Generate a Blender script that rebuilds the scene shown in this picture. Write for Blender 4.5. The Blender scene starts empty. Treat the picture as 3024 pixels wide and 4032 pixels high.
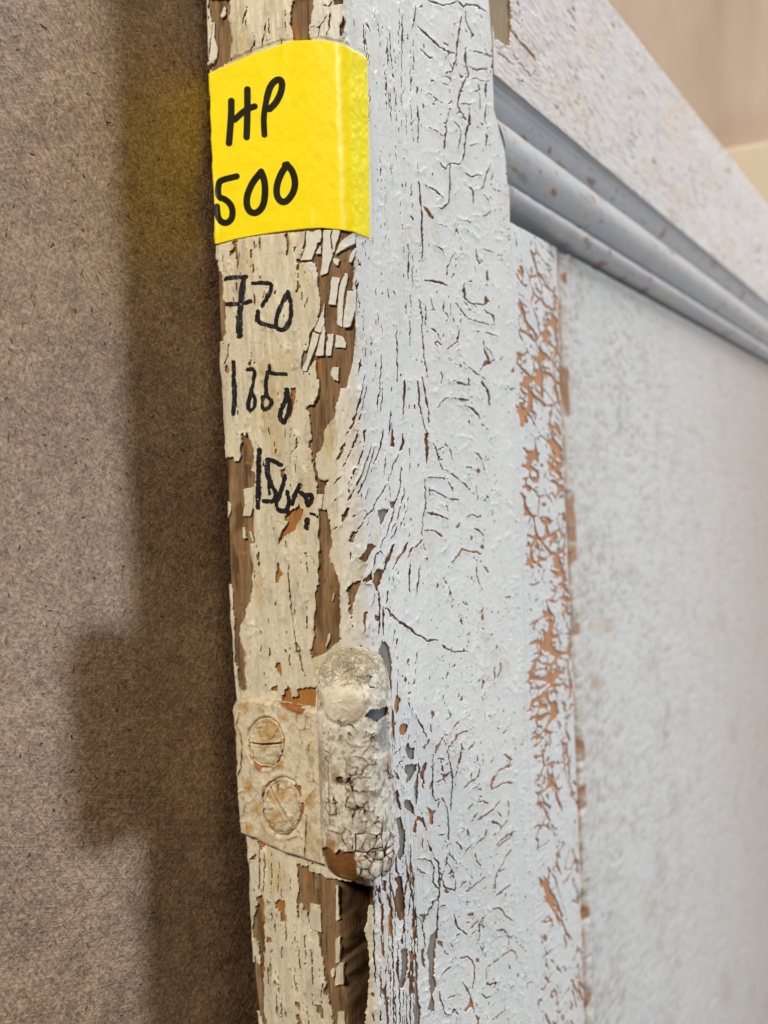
import bpy, math, random
import numpy as np
from mathutils import Matrix, Vector
random.seed(7); rng = np.random.default_rng(7)
scn = bpy.context.scene
MM = 0.001
# ------------------------------------------------------------------ camera (solved from the door's own lines)
FPX, CX, CY = 3099.0, 1512.0, 2016.0
def nrm(v): v = np.asarray(v, float); return v/np.linalg.norm(v)
dX = nrm((3888-CX, 1914-CY, FPX))
tilt = 0.033
dZd = nrm((tilt, 1.0, -(tilt*dX[0]+dX[1])/dX[2]))
dY = np.cross(-dZd, dX)
W = np.array([dX, dY, -dZd])                   # camera vector -> door axes
r0 = np.array([(1412-CX)/FPX, 0, 1.0]); r1 = np.array([(898-CX)/FPX, 0, 1.0])
a0, a1 = W@r0, W@r1
# corner at t*r0 = door origin, back edge of the stile 34 mm behind it
k = a0[0]/a1[0]
T_MID = 34.0
tcor = T_MID/((k*a1-a0)[1])
CAM = -a0*tcor                                  # camera position in mm, door corner as origin
def ray(px, py):
    px, py = np.asarray(px, float), np.asarray(py, float)
    d = np.stack([(px-CX)/FPX, (py-CY)/FPX, np.ones_like(px)], -1)
    return d@W.T
def hit(px, py, axis, val):
    d = ray(px, py); t = (val-CAM[axis])/d[..., axis]
    return CAM + d*t[..., None]
def proj(P):
    c = (P-CAM)@W                               # back to camera axes
    return CX+FPX*c[..., 0]/c[..., 2], CY+FPX*c[..., 1]/c[..., 2]
cam = bpy.data.cameras.new("camera"); camo = bpy.data.objects.new("camera", cam)
scn.collection.objects.link(camo)
M3 = np.column_stack([W@np.array([1, 0, 0]), W@np.array([0, -1, 0]), W@np.array([0, 0, -1])])
mw = Matrix.Identity(4)
for i in range(3):
    for j in range(3): mw[i][j] = float(M3[i, j])
    mw[i][3] = float(CAM[i]*MM)
camo.matrix_world = mw
cam.sensor_fit = 'VERTICAL'; cam.sensor_height = 36.0; cam.sensor_width = 27.0
cam.lens = FPX/4032*36.0
cam.clip_start = 0.005; cam.clip_end = 20
cam.dof.use_dof = True
foc = hit(1480, 2300, 1, 0.0)
cam.dof.focus_distance = float(((foc-CAM)@W)[2]*MM)
cam.dof.aperture_fstop = 16.0
scn.camera = camo
# ------------------------------------------------------------------ light: a cool lamp front right, a warm one left, soft room light above
wd = bpy.data.worlds.new("World"); scn.world = wd; wd.use_nodes = True
wd.node_tree.nodes["Background"].inputs[0].default_value = (1.0, 0.86, 0.68, 1)
wd.node_tree.nodes["Background"].inputs[1].default_value = 0.032
def lamp(name, loc, target, size, power, col, size_y=None):
    l = bpy.data.lights.new(name, 'AREA'); l.energy = power; l.color = col
    l.shape = 'RECTANGLE' if size_y else 'DISK'; l.size = size
    if size_y: l.size_y = size_y
    o = bpy.data.objects.new(name, l); scn.collection.objects.link(o)
    o.location = loc
    o.rotation_euler = (Vector(target)-Vector(loc)).to_track_quat('-Z', 'Y').to_euler()
    return o
lamp("cool_lamp", (0.80, -1.35, -0.18), (0, 0, 0), 0.22, 12.5, (0.90, 0.95, 1.0))
lamp("warm_lamp", (-1.22, -0.13, 1.00), (0, 0, 0), 0.36, 28.0, (1.0, 0.90, 0.73))
lamp("ceiling_lamp", (0.72, -0.62, 1.42), (0.05, 0, 0), 0.8, 25.0, (0.96, 0.98, 1.0), 0.14)
scn.view_settings.view_transform = 'Standard'; scn.view_settings.look = 'None'
scn.view_settings.exposure = 0.08; scn.view_settings.gamma = 1.0
# ------------------------------------------------------------------ numeric helpers
def srgb(r, g, b):
    c = np.array([r, g, b])/255.0
    return np.where(c <= .04045, c/12.92, ((c+.055)/1.055)**2.4)
def hsh(ix, iy, seed):
    with np.errstate(over='ignore'):
        h = (ix.astype(np.int64)*374761393 + iy.astype(np.int64)*668265263 + seed*1274126177) & 0xFFFFFFFF
        h = ((h ^ (h >> 13))*1274126177) & 0xFFFFFFFF
        h = ((h ^ (h >> 16))*2246822519) & 0xFFFFFFFF
    return ((h ^ (h >> 15)) & 0xFFFFFF)/float(0xFFFFFF)
def vn(x, y, seed=0):
    ix, iy = np.floor(x), np.floor(y); fx, fy = x-ix, y-iy
    fx = fx*fx*(3-2*fx); fy = fy*fy*(3-2*fy)
    a = hsh(ix, iy, seed); b = hsh(ix+1, iy, seed); c = hsh(ix, iy+1, seed); d = hsh(ix+1, iy+1, seed)
    return 2*((a*(1-fx)+b*fx)*(1-fy)+(c*(1-fx)+d*fx)*fy)-1
def fbm(x, y, seed=0, n=3, g=.5):
    s = 0; am = 1; t = 0
    for o in range(n):
        s = s+am*vn(x*2**o+17.3*o, y*2**o+9.1*o, seed+o*31); t += am; am *= g
    return s/t
def vor(x, y, seed=0, jit=.9):
    """distance to the border between two cells of a jittered grid, and an id per cell"""
    ix, iy = np.floor(x), np.floor(y)
    f1 = np.full(x.shape, 9.0); f2 = f1.copy(); cid = np.zeros(x.shape)
    for dx in (-1, 0, 1):
        for dy in (-1, 0, 1):
            cx, cy = ix+dx, iy+dy
            h = hsh(cx, cy, seed)
            px = cx+.5+jit*(h-.5); py = cy+.5+jit*(hsh(cx, cy, seed+5)-.5)
            d = np.hypot(px-x, py-y); m = d < f1
            f2 = np.where(m, f1, np.minimum(f2, d)); cid = np.where(m, h, cid); f1 = np.where(m, d, f1)
    return f2-f1, cid
def sst(a, b, x):
    t = np.clip((x-a)/(b-a), 0, 1); return t*t*(3-2*t)
def mix(a, b, t):
    t = np.asarray(t)[..., None]; return a*(1-t)+b*t
CR = dict(A=(800, 880, 2.765), B=(800, 1600, 2.765), C=(850, 2300, 2.765), D=(900, 2680, 2.37), E=(950, 3300, 2.765),
          F=(1300, 1500, 2.07375), G=(1300, 2400, 2.07375), I=(1400, 3200, 2.07375), J=(1300, 0, 2.07375),
          L=(1300, 800, 2.07375), M=(700, 0, 1.659), R=(1500, 0, 1.0886))
def pts(c, s):
    x0, y0, k = CR[c]
    return np.array([[x0+float(q.split(',')[0])/k, y0+float(q.split(',')[1])/k] for q in s.split()])
# ------------------------------------------------------------------ mesh helpers
def smooth_line(p, n=2):
    for _ in range(n):
        q = [p[0]]
        for i in range(len(p)-1): q += [p[i]*.75+p[i+1]*.25, p[i]*.25+p[i+1]*.75]
        p = np.array(q+[p[-1]])
    return p
def mk_mesh(name, V, Q, mat, parent=None, col=None, smooth=None):
    me = bpy.data.meshes.new(name)
    V = np.ascontiguousarray(V, np.float64); Q = np.ascontiguousarray(Q, np.int32)
    me.vertices.add(len(V)); me.vertices.foreach_set('co', (V*MM).astype(np.float32).ravel())
    n = Q.shape[1]
    me.loops.add(Q.size); me.loops.foreach_set('vertex_index', Q.ravel())
    me.polygons.add(len(Q)); me.polygons.foreach_set('loop_start', np.arange(0, Q.size, n, dtype=np.int32))
    if smooth is None: smooth = np.ones(len(Q), bool)
    me.polygons.foreach_set('use_smooth', smooth)
    me.update(calc_edges=True)
    if col is not None:
        at = me.color_attributes.new("Col", 'FLOAT_COLOR', 'POINT')
        c = np.ones((len(V), 4), np.float32); c[:, :3] = np.clip(col, 0, 1)
        at.data.foreach_set('color', c.ravel())
    me.materials.append(mat)
    o = bpy.data.objects.new(name, me); scn.collection.objects.link(o)
    if parent is not None: o.parent = parent
    return o
def empty(name, loc=(0, 0, 0), parent=None):
    o = bpy.data.objects.new(name, None); scn.collection.objects.link(o)
    o.empty_display_size = .01; o.location = loc
    if parent is not None: o.parent = parent
    return o
def tag(o, label, cat, group=None, kind=None):
    if label: o['label'] = label
    if cat: o['category'] = cat
    if group: o['group'] = group
    if kind: o['kind'] = kind
    return o
def snap(P, F, cm):
    """move the vertices on the border of the kept cells onto the line F = 0"""
    nv, ns = F.shape
    cnt = np.zeros((nv, ns)); c = cm.astype(float)
    cnt[:-1, :-1] += c; cnt[1:, :-1] += c; cnt[:-1, 1:] += c; cnt[1:, 1:] += c
    b = (cnt > 0) & (cnt < 4)
    b[0] = b[-1] = False; b[:, 0] = b[:, -1] = False
    gj, gi = np.gradient(F)
    den = gi**2+gj**2+1e-3
    di = np.where(b, np.clip(-F*gi/den, -.55, .55), 0); dj = np.where(b, np.clip(-F*gj/den, -.55, .55), 0)
    Pj = np.gradient(P, axis=0); Pi = np.gradient(P, axis=1)
    return P+di[..., None]*Pi+dj[..., None]*Pj
def sheet(name, P, Nn, H, cm, col, mat, parent=None, low=None, wallcol=None, lift=0.0):
    """the kept cells of a grid as a skin with side walls down to height low"""
    nv, ns = H.shape
    ids = np.arange(nv*ns).reshape(nv, ns)
    q = np.stack([ids[:-1, :-1], ids[:-1, 1:], ids[1:, 1:], ids[1:, :-1]], -1)[cm]
    E = []
    if low is not None:
        pad = np.pad(cm, 1)
        inn = pad[1:-1, 1:-1]
        rgt = inn & ~pad[1:-1, 2:]; lft = inn & ~pad[1:-1, :-2]; upp = inn & ~pad[2:, 1:-1]; dwn = inn & ~pad[:-2, 1:-1]
        E = np.concatenate([np.stack([ids[:-1, 1:][rgt], ids[1:, 1:][rgt]], -1), np.stack([ids[1:, :-1][lft], ids[:-1, :-1][lft]], -1),
                            np.stack([ids[1:, 1:][upp], ids[1:, :-1][upp]], -1), np.stack([ids[:-1, :-1][dwn], ids[:-1, 1:][dwn]], -1)])
    Vt = (P+Nn*(H+lift)[..., None]).reshape(-1, 3)
    used, inv = np.unique(q, return_inverse=True)
    V = [Vt[used]]; Q = [inv.reshape(-1, 4)]; C = [col.reshape(-1, 3)[used]]; S = [np.ones(len(q), bool)]
    if len(E):
        Vb = (P+Nn*(np.zeros_like(H)+low)[..., None]).reshape(-1, 3)
        ue, ie = np.unique(E, return_inverse=True); ie = ie.reshape(-1, 2); n0 = len(used)
        V.append(Vb[ue]); wc = col.reshape(-1, 3)[ue]
        C.append(wc if wallcol is None else wallcol.reshape(-1, 3)[ue])
        it_ = np.searchsorted(used, E)
        Q.append(np.stack([it_[:, 0], ie[:, 0]+n0, ie[:, 1]+n0, it_[:, 1]], -1)); S.append(np.zeros(len(E), bool))
    return mk_mesh(name, np.concatenate(V), np.concatenate(Q), mat, parent, np.concatenate(C), np.concatenate(S))
def components(cm):
    """connected groups of kept cells (runs joined row by row)"""
    par = []
    def find(a):
        while par[a] != a: par[a] = par[par[a]]; a = par[a]
        return a
    lab = np.full(cm.shape, -1, np.int32); prev = []
    for j in range(cm.shape[0]):
        d = np.diff(np.concatenate([[0], cm[j].astype(np.int8), [0]]))
        st, en = np.where(d == 1)[0], np.where(d == -1)[0]
        cur = []; p = 0
        for a, b in zip(st, en):
            k_ = len(par); par.append(k_); lab[j, a:b] = k_; cur.append((a, b, k_))
            for (a2, b2, k2) in prev:
                if a2 >= b: break
                if b2 > a:
                    ra, rb = find(k_), find(k2)
                    if ra != rb: par[ra] = rb
        prev = cur
    root = np.array([find(i) for i in range(len(par))]+[-1])
    return root[lab]
def seg_d(X, Y, a, b):
    vx, vy = b[0]-a[0], b[1]-a[1]; L = vx*vx+vy*vy+1e-9
    t = np.clip(((X-a[0])*vx+(Y-a[1])*vy)/L, 0, 1)
    return np.hypot(X-a[0]-t*vx, Y-a[1]-t*vy), (vx*(Y-a[1])-vy*(X-a[0]))
def poly_sd(X, Y, p):
    d = np.full(X.shape, 1e9); ins = np.zeros(X.shape, bool)
    for i in range(len(p)):
        a, b = p[i-1], p[i]
        d = np.minimum(d, seg_d(X, Y, a, b)[0])
        c = (a[1] > Y) != (b[1] > Y)
        if a[1] != b[1]: ins ^= c & (X < (b[0]-a[0])*(Y-a[1])/(b[1]-a[1])+a[0])
    return np.where(ins, -d, d)
class Fld:
    """where the paint still holds: signed distance to the traced chips and cracks"""
    def __init__(s, PX, PY, amp=1.0, seed=1, kw=(1.15, .3)):
        s.kw = kw
        s.rmin, s.rmax = PY.min(1), PY.max(1); s.cmin, s.cmax = PX.min(0), PX.max(0)
        s.X = PX+amp*(3.2*fbm(PX/24, PY/30, seed, 2)+2.4*vn(PX/7, PY/10, seed+3)); s.Y = PY+amp*(4*fbm(PX/24, PY/30, seed+7, 2)+2.6*vn(PX/8, PY/8, seed+9))
        s.F = np.full(PX.shape, 99.0); s.lip = np.zeros(PX.shape)
        s.org = np.full(PX.shape, -99.0); s.gry = np.full(PX.shape, -99.0)
    def win(s, p, m):
        r = np.where((s.rmax >= p[:, 1].min()-m) & (s.rmin <= p[:, 1].max()+m))[0]; c = np.where((s.cmax >= p[:, 0].min()-m) & (s.cmin <= p[:, 0].max()+m))[0]
        if not len(r) or not len(c): return None
        return slice(r[0], r[-1]+1), slice(c[0], c[-1]+1)
    def hole(s, p, kind='w'):
        w = s.win(p, 60)
        if w is None: return
        sd = poly_sd(s.X[w], s.Y[w], p); s.F[w] = np.minimum(s.F[w], sd)
        if kind == 'o': s.org[w] = np.maximum(s.org[w], -sd)
        if kind == 'g': s.gry[w] = np.maximum(s.gry[w], -sd)
    def island(s, p):
        w = s.win(p, 30)
        if w is None: return
        s.F[w] = np.maximum(s.F[w], -poly_sd(s.X[w], s.Y[w], p)-1.1)
    def crack(s, p, wd, kind='', lip=.10, side=0):
        w = s.win(p, 26)
        if w is None: return
        X, Y = s.X[w], s.Y[w]; best = np.full(X.shape, 1e9); sg = np.zeros(X.shape); n = len(p)-1
        hw = np.zeros(X.shape)
        for i in range(n):
            d, c = seg_d(X, Y, p[i], p[i+1]); m = d < best
            best = np.where(m, d, best); sg = np.where(m, np.sign(c), sg)
        # thin towards the ends
        de = np.minimum(np.hypot(X-p[0][0], Y-p[0][1]), np.hypot(X-p[-1][0], Y-p[-1][1]))
        hw = (.5*wd*s.kw[0]+s.kw[1])*(.4+.6*np.clip(de/30, 0, 1))*(1+.45*vn(X/13, Y/13, 77))
        sd = best-hw
        s.F[w] = np.minimum(s.F[w], sd)
        if kind == 'o': s.org[w] = np.maximum(s.org[w], 3-sd)
        if kind == 'g': s.gry[w] = np.maximum(s.gry[w], 3-sd)
        if lip:
            l = lip*np.exp(-np.clip(sd, 0, 99)/7)*np.where(sg*(side or 1) > 0, 1, .3)
            s.lip[w] = np.maximum(s.lip[w], l)
# ------------------------------------------------------------------ traced chips, flakes and cracks (crop letter, kind or width, points)
HOLES = '''
A w 165,360 195,520 235,580 225,620 245,800 255,900 260,1000 250,1080 265,1180 240,1270 185,1280 180,1190 195,1150 175,1060 170,900 165,600 150,400
A o 270,1550 300,1600 290,1630 240,1600
A o 360,190 400,190 385,290 390,330 405,460 400,500 388,490 385,400 375,320 340,340 310,370 320,310 350,280
A o 922,100 945,190 950,260 942,350 918,350 922,230 916,120
A o 1033,450 1058,450 1045,560 1055,640 1070,700 1045,750 1030,750 1030,600
A o 568,770 585,830 590,890 578,908 562,880 562,800
A w 1030,400 1085,390 1055,440 1035,430
A w 1140,40 1640,40 1650,300 1635,450 1625,700 1650,900 1645,1050 1655,1200 1640,1460 1610,1600 1560,1790 1510,1800 1500,1900 1480,1960 1460,2050 1420,2130 1390,2180 1345,2242 1335,2322 1330,2422 1300,2462 1255,2522 1240,2592 1245,2692 1260,2762 1340,2812 1380,2792 1330,2892 1330,2945 1250,2940 1265,2840 1250,2750 1225,2690 1215,2630 1210,2530 1190,2450 1170,2390 1195,2320 1190,2260 1180,2160 1170,2070 1125,2030 1150,2000 1220,1960 1260,1900 1280,1840 1285,1760 1260,1700 1245,1620 1250,1540 1275,1460 1180,1560 1150,1615 1100,1615 1100,1570 1140,1500 1150,1400 1180,1260 1215,1150 1260,1050 1290,930 1290,830 1275,740 1270,600 1260,490 1205,415 1060,440 1105,330 1125,200
A g 1100,1380 1150,1380 1140,1450 1110,1540 1090,1590 1070,1580 1085,1480
A o 970,1790 1025,1800 1035,1840 1010,1870 1015,1960 990,2060 960,2150 945,2110 975,1980 965,1880
B w 245,560 290,560 340,550 360,600 400,590 415,540 440,400 440,300 460,290 480,360 500,290 520,300 550,440 560,480 570,600 545,700 580,720 585,820 560,880 575,960 560,1080 570,1200 580,1360 580,1480 540,1500 550,1620 570,1760 545,1860 560,1960 540,2060 510,2160 490,2212 480,2280 430,2380 410,2480 440,2580 480,2700 480,2850 485,2930 495,2990 480,3110 420,3085 408,2930 403,2830 353,2780 360,2640 372,2500 350,2440 362,2380 345,2240 340,2212 345,2000 300,1900 290,1740 285,1500 265,1200 250,900 245,700
B w 1290,1120 1370,1130 1385,1200 1400,1300 1405,1400 1420,1480 1400,1560 1390,1640 1415,1730 1450,1780 1490,1850 1505,1950 1507,2200 1505,2420 1498,2500 1525,2525 1478,2555 1418,2625 1338,2675 1268,2715 1208,2735 1183,2695 1198,2615 1218,2495 1213,2355 1228,2235 1240,2100 1245,2000 1260,1900 1265,1700 1280,1500 1270,1300 1275,1200
B o 1050,1040 1070,1100 1110,1140 1090,1230 1030,1280 1020,1340 940,1390 900,1430 830,1510 850,1400 900,1300 930,1260 890,1240 910,1180 960,1150 1010,1120
B o 820,1700 855,1780 880,1830 850,1850 805,1935 790,1880 810,1800
B o 860,690 900,670 890,730 865,780
B o 785,380 815,450 815,520 800,540 800,450
C o 668,855 715,855 735,960 725,1015 690,970 662,900
C o 640,1110 695,1095 690,1160 650,1170 595,1140
C o 810,1100 840,1160 860,1220 780,1215 765,1160
C o 910,1140 1000,1130 1100,1120 1110,1360 1000,1320 860,1290 730,1270 720,1190 850,1225 920,1220
C o 565,1070 580,1100 550,1115
E w 270,600 270,840 270,1140 265,1380 265,1600 270,1850 290,2050 250,2050 215,1900 170,1830 140,1700 150,1600 130,1450 120,1330 205,1370 210,1300 205,1130 150,1080 140,950 150,840 190,770 190,690 180,640 230,610
E o 385,690 420,650 480,680 490,780 490,900 455,910 430,780 400,770
E o 310,660 350,690 320,735
E o 300,1070 345,1065 365,1140 300,1130
E o 365,1510 410,1580 365,1585
E o 590,1750 640,1800 650,1880 615,1860
E o 180,20 290,40 270,90 220,120
E w 160,165 175,165 160,230 100,225
E w 815,1800 900,1790 910,1850 915,2000 890,1960 850,1880
E w 615,270 655,270 665,295 745,290 750,350 800,370 870,380 905,390 930,430 1010,440 1250,470 1432,520 1430,720 1378,740 1376,900 1362,980 1350,1060 1376,1120 1400,1300 1400,1480 1380,1700 1380,1850 1370,2200 1010,2200 1010,1900 970,1800 970,1710 930,1700 920,1520 900,1350 870,1170 845,1050 840,1010 760,980 750,870 740,800 690,780 680,720 620,680 640,600 635,500 620,400
E o 610,1930 640,1920 670,2030 640,2030
E o 400,1820 420,1850 395,1870
M w 215,0 350,0 355,60 340,130 360,200 355,380 345,410 225,470 215,440 270,390 240,330 245,200 240,150 215,100 205,-20
M w 760,-20 895,-20 890,60 870,180 865,280 765,280 750,200 750,80
M w 1020,-20 1085,-20 1080,40 1020,40
M w 1080,90 1095,150 1080,220 1060,260 1060,180
F g 375,1050 400,1055 450,1045 480,1040 440,1100 410,1190 385,1120
F g 480,990 520,985 515,1030 495,1035
F w 305,1325 365,1350 340,1400 280,1485 235,1445 270,1390
F w 520,1320 500,1400 470,1480 430,1570 400,1650 380,1720 335,1640 350,1570 370,1530 420,1540 450,1450 490,1360
F w 140,1710 190,1650 250,1630 230,1720 190,1830 180,1920 155,1870 175,1830 165,1770
F w 260,1630 330,1550 335,1640 270,1645
F w 622,1310 617,1370 562,1450 500,1540 536,1450 586,1360
F w 165,1040 142,1110 105,1160 110,1100 140,1060
F g 190,1230 215,1240 190,1320 155,1305
F w 262,400 290,400 272,510 260,470
F w 490,330 520,480 520,540 478,535 495,470 488,400
F w 590,425 602,500 572,580 553,580 575,500
F w 145,490 122,560 107,600 40,690 58,640 93,580 108,520
F w 750,430 787,430 792,600 780,700 768,640 763,520
F o 1195,712 1222,735 1200,760 1172,738
F o 1230,1343 1252,1365 1230,1388 1208,1365
F o 1010,1200 1040,1162 1062,1165 1040,1205
F o 440,1850 470,1865 503,1920 482,1925
F o 270,1890 305,1885 290,1960 268,2000
F g 350,1915 390,1915 385,1965 355,1960
F o 735,1620 750,1650 738,1665
F o 858,1635 880,1665 866,1700
F o 968,1712 985,1730 966,1745
F o 1232,1900 1250,1940 1238,1975 1228,1940
G g 435,255 460,285 480,310 497,440 492,650 490,718 460,718 440,660 400,600 403,500 430,430 425,400 390,370 380,330 400,290
G o 545,695 567,730 557,800 541,865 508,790 523,720
G o 488,760 512,860 522,960 502,1080 488,1110 485,900
G o 600,925 627,950 602,1025 568,1020 558,990 568,940
G o 655,398 640,447 622,440 638,405
G o 540,233 553,260 536,297 527,250
G o 605,548 622,580 610,602 598,580
G o 680,558 692,602 668,612
G o 585,528 597,552 576,557
G o 650,668 662,690 640,702 633,680
G o 820,818 838,850 820,893 812,850
G o 812,938 820,1000 808,1010 804,965
G o 1070,700 1085,735 1070,757 1052,740
G g 625,1088 640,1130 677,1130 670,1215 640,1222 597,1160 608,1110
G g 598,1268 660,1263 697,1248 682,1310 642,1380 605,1418 615,1350 588,1300
G g 708,1218 718,1300 707,1400 702,1520 680,1602 673,1520 668,1430 688,1380 698,1300
G w 770,1238 777,1290 752,1350 757,1420 728,1472 743,1390 718,1340 738,1290
G g 593,1553 632,1560 662,1610 672,1682 640,1652 587,1610
G g 513,1488 540,1468 557,1580 572,1642 545,1602 523,1560
G g 528,1708 570,1688 582,1780 602,1830 602,1920 592,1990 560,2052 528,2000 558,1950 548,1850 538,1780
G w 690,1688 740,1688 767,1750 782,1830 750,1752 720,1722 692,1732 682,1830 653,1812 668,1760
G o 788,1608 830,1640 862,1640 832,1680 822,1772 798,1742 793,1680
G o 838,1118 892,1088 872,1130 850,1192
G o 805,1038 792,1090 738,1172 768,1100
G o 798,1420 817,1398 807,1480 793,1472
G o 528,1338 557,1370 552,1402 523,1362
G o 1300,2  1320,20 1300,40
G o 1235,570 1250,590 1228,650 1222,630
I w 300,540 350,510 370,520 375,640 375,860 350,900 308,760 308,700 338,600
I o 250,650 275,700 302,860 292,880 302,1060 280,1020 253,900 268,800 243,700
I g 213,555 242,555 247,650 213,622
I g 390,1098 417,1108 417,1230 402,1340 372,1432 348,1432 363,1250 358,1118
I g 468,1078 502,1250 497,1440 522,1640 512,1760 468,1760 473,1400
I g 652,938 642,1060 637,1200 632,1330 652,1420 612,1480 637,1540 632,1612 568,1612 598,1500 578,1380 578,1260 573,1100 598,1000
I g 508,828 582,828 557,870 540,902
I g 523,1118 552,1098 547,1180 562,1272 533,1232
I o 653,1038 692,1058 702,1110 742,1138 752,1162 720,1142 680,1092 648,1062
I g 188,1418 222,1428 237,1490 267,1500 262,1560 252,1642 228,1560 238,1500 208,1470
I w 188,1538 202,1640 212,1702 188,1692
I o 198,998 222,1080 227,1182 203,1152 198,1080
I o 250,1228 242,1322 233,1292
I o 698,640 720,618 757,640 740,662
I o 978,1188 1012,1200 1000,1222 968,1232
I o 928,1488 952,1560 967,1642 940,1582 890,1622 878,1602 918,1560
I o 968,1638 1002,1680 980,1745
L w 1268,748 1292,810 1240,832 1248,790
L w 1248,1288 1302,1310 1250,1332 1215,1372 1198,1392 1238,1320
L w 1272,525 1296,600 1284,655 1272,620
L o 735,15 775,40 822,95 840,130 800,125 770,75
L g 640,105 655,110 668,150 650,150
J g 740,1685 760,1690 745,1700
J o 690,700 712,715 706,775 692,770
J o 1250,1090 1275,1110 1265,1200 1252,1190
J o 915,1150 932,1160 930,1215 912,1212
'''
ISLANDS = '''
A 1140,60 1300,70 1306,150 1288,210 1255,215 1245,270 1198,400 1090,405 1060,440 1108,330 1134,250 1130,150
A 1322,75 1414,75 1400,150 1410,280 1425,350 1400,430 1370,545 1290,575 1285,545 1310,440 1308,340 1318,200
A 1240,330 1303,240 1301,338 1240,340
A 1430,70 1505,80 1500,130 1460,250 1440,320 1416,340 1425,260 1414,150
A 1650,85 1640,230 1580,260 1545,290 1450,356 1475,290 1515,200 1585,140
A 1660,260 1640,350 1605,440 1580,430 1600,340 1630,290
A 1440,380 1505,400 1485,475 1450,450 1425,415
A 1425,580 1505,605 1488,700 1462,900 1380,890 1400,790 1410,650
A 1560,525 1580,580 1558,700 1543,800 1536,900 1532,1000 1526,1140 1470,1105 1475,900 1490,750 1512,640
A 1570,745 1625,740 1655,730 1650,930 1625,1040 1605,1130 1543,1140 1548,980 1563,870
A 1342,770 1338,900 1332,1000 1338,1090 1294,1200 1225,1172 1252,1100 1292,1020 1322,950 1332,850
A 1335,1105 1350,1180 1338,1300 1328,1445 1250,1450 1244,1430 1296,1230 1314,1165
A 1220,1185 1286,1220 1256,1330 1211,1440 1190,1500 1160,1570 1150,1612 1102,1612 1102,1570 1142,1500 1168,1400 1188,1290
A 1365,1210 1438,1205 1432,1290 1418,1400 1408,1450 1349,1445 1354,1300 1377,1260
A 1455,1220 1510,1220 1540,1240 1565,1310 1555,1360 1442,1355 1452,1290
A 1430,1565 1495,1570 1490,1725 1440,1700 1405,1655 1415,1600
B 450,900 570,880 568,1060 530,1200 440,1195 465,1080 455,970
B 448,1310 475,1320 490,1440 455,1435
B 515,1360 545,1370 570,1480 545,1470
B 262,1010 320,1070 325,1110 280,1250 262,1100
B 1255,955 1330,955 1312,1115 1288,1118 1250,1060
C 1270,180 1300,90 1312,95 1285,190
C 1215,205 1265,245 1255,280
C 1235,540 1265,530 1262,590 1225,680 1205,690 1230,600
E 765,700 870,725 885,800 880,860 890,1020 770,975 755,860
E 415,780 440,800 450,900 425,905
E 1035,512 1062,512 1064,700 1082,880 1040,900
E 1035,1100 1085,1060 1095,1200 1085,1340 1040,1360
E 985,1450 1005,1410 1035,1420 1020,1500 1000,1515
E 1045,1420 1082,1345 1130,1352 1125,1590 1030,1600
E 1060,1880 1130,1880 1150,2060 1060,2060
E 905,1260 920,1265 912,1335
M 290,110 315,50 330,60 322,110 300,130
M 215,410 228,250 240,155 252,150 248,260 270,330 262,390 235,395
F 440,1480 420,1545 385,1530
F 300,1640 330,1625 335,1660 275,1665
'''
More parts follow.
